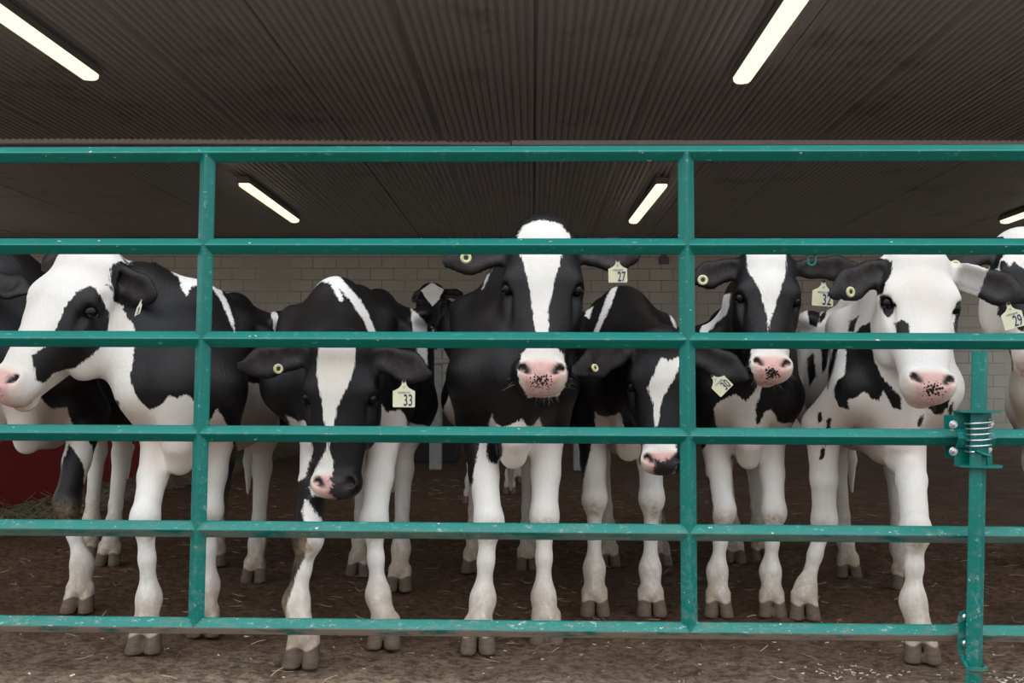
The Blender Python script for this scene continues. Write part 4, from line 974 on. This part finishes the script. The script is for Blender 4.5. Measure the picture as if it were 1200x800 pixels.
for y in np.linspace(-4.3, 4.3, 7):
    bm = bmesh.new(); add_box(bm, (-.31, y, .08), (.72, .09, .16)); from_bm('leg', bm, M_RED, bunk, bevel=.008)
def stalks(name, n, area, zf, label, cat, mat, Lr=(.02, .07), r=.0012, seed=1, flat=.25):
    R_ = np.random.default_rng(seed); vs = []; fs = []
    for i in range(n):
        x, y = area(R_); z = zf(x, y, R_); a = R_.uniform(0, 2*math.pi); L = R_.uniform(*Lr); e = R_.uniform(-.02, flat)
        d = np.array([math.cos(a)*math.cos(e), math.sin(a)*math.cos(e), math.sin(e)]); u = nrm(np.cross(d, (0, 0, 1))); v = np.cross(u, d); rr = r*R_.uniform(.6, 1.5)
        p0 = np.array([x, y, z+rr]); p1 = p0+d*L*.5+v*L*R_.uniform(-.1, .1); p2 = p1+nrm(d+u*R_.uniform(-.5, .5))*L*.5; p2[2] = max(p2[2], .004); k = len(vs)
        for p in (p0, p1, p2):
            for q in (u, -.5*u+.87*v, -.5*u-.87*v): vs.append(p+q*rr)
        for b in (k, k+3):
            for j in range(3): fs.append((b+j, b+(j+1) % 3, b+3+(j+1) % 3, b+3+j))
        fs += [(k+2, k+1, k), (k+6, k+7, k+8)]
    me = bpy.data.meshes.new(name); me.from_pydata([tuple(v) for v in vs], [], fs); o = link(name, me, mat)
    tag(o, label, cat, None, 'stuff'); return o
M_STRAW = plain('pale_straw', (.40, .31, .17), .7, 0, .35, 50); M_CHIP = plain('pale_wood_shavings', (.62, .55, .44), .8, 0, .2, 40)
stalks('loose_hay', 5200, lambda R: (R.uniform(-3.68, -3.15)+abs(R.normal(0, .05)), R.uniform(2.2, 10.5)), lambda x, y, R: R.uniform(0, .05)*max(0, 1-(x+3.68)/.5), 'loose grey hay lying along the foot of the red feed bunk', 'hay', M_HAY, (.05, .2), .002, 4, .5)
stalks('straw_litter', 1500, lambda R: (R.uniform(-2.6, 2.8), R.uniform(-1.2, 6.5)), lambda x, y, R: .006, 'thin straw stalks strewn over the trampled dirt under and behind the gate', 'straw', M_STRAW, (.015, .075), .0011, 9, .2)
def cl(R):
    if R.random() < .55: return R.normal(1.42, .11), R.normal(-.10, .09)
    if R.random() < .22: return R.normal(1.0, .09), R.normal(.07, .05)
    return R.uniform(-1.8, 1.9), R.uniform(-.5, .5)
stalks('wood_shavings', 420, cl, lambda x, y, R: .006, 'pale wood shavings scattered on the dirt, thickest by the short hinge post', 'shavings', M_CHIP, (.004, .016), .0017, 12, .1)
# blue drum on a dark plinth against the back
dp = P(497, 470, 9.0)
pl = slab('drum_plinth', (dp[0]-.02, 9.0, .30), (.9, .8, .60), M_DARK, None, bevel=.02); tag(pl, 'dark low plinth under the blue drum, far back', 'plinth')
drum = empty('plastic_drum', (dp[0]-.12, 9.0, .60)); tag(drum, 'blue plastic drum far back, glimpsed below the ear of the cow tagged 33', 'drum')
bm = bmesh.new(); prof = [(0, 0), (.25, 0), (.28, .03), (.285, .26), (.295, .29), (.285, .32), (.285, .56), (.295, .59), (.285, .62), (.28, .80), (.24, .84), (0, .84)]
rings = [[bm.verts.new((r*math.cos(a), r*math.sin(a), z)) for a in np.linspace(0, 2*math.pi, 33)[:-1]] for r, z in prof if r > 0]
for A, B_ in zip(rings[:-1], rings[1:]):
    for i in range(32): bm.faces.new((A[i], A[(i+1) % 32], B_[(i+1) % 32], B_[i]))
bm.faces.new(rings[0][::-1]); bm.faces.new(rings[-1]); from_bm('shell', bm, M_BLUE, drum, True)
bm = bmesh.new(); add_cyl(bm, (.1, 0, .84), (.1, 0, .87), .03, 14); from_bm('bung', bm, M_BLUE, drum)
# chipped concrete posts
for (px, Y, h, lab) in ((511, 7.6, 1.3, 'pale chipped concrete post far back, left of the tall middle cow'), (679, 7.6, 1.05, 'pale chipped concrete post far back, between the two middle cows')):
    q = P(px, 480, Y); r_ = empty('stall_post', (q[0], Y, 0)); tag(r_, lab, 'post', None)
    bm = bmesh.new(); add_box(bm, (0, 0, h/2), (.13, .13, h)); from_bm('column', bm, M_CONC, r_, bevel=.015)
    bm = bmesh.new(); zz = P(px, 423, Y)[2]; add_tube(bm, [(-.09, -.08, zz+.05), (-.07, -.08, zz), (.0, -.08, zz-.01), (.2, -.08, zz), (.5, -.08, zz+.005)], .03, 10); from_bm('pipe_rail', bm, plain('pale_pipe', (.40, .37, .34), .6), r_, True) if px == 511 else bm.free()
# fittings on the back wall
for (px, py, lab) in ((778, 304, 'dark electrical fitting hanging on the block wall, right of ear tag 27'),):
    q = P(px, py, BACKY-.04); r_ = empty('wall_fitting', tuple(q)); tag(r_, lab, 'wall fitting')
    bm = bmesh.new(); add_box(bm, (0, 0, -.02), (.17, .08, .12)); add_box(bm, (0, 0, .06), (.10, .06, .05)); from_bm('box', bm, M_HOUSING, r_, bevel=.01)
    bm = bmesh.new(); add_cyl(bm, (0, .01, .07), (0, .01, .38), .018, 8); from_bm('conduit', bm, M_HOUSING, r_)
q = P(169, 314, BACKY-.03); vt = empty('wall_vent', tuple(q)); tag(vt, 'small brown framed hatch high on the block wall at left', 'hatch')
bm = bmesh.new(); add_box(bm, (0, 0, 0), (.36, .04, .14)); from_bm('panel', bm, plain('brown_board', (.16, .12, .08), .8), vt, bevel=.004)
bm = bmesh.new()
for (x, z, a, b) in ((0, .08, .42, .03), (0, -.08, .42, .03), (-.195, 0, .03, .16), (.195, 0, .03, .16)): add_box(bm, (x, -.015, z), (a, .04, b))
from_bm('frame', bm, plain('dark_frame', (.08, .065, .05), .8), vt)
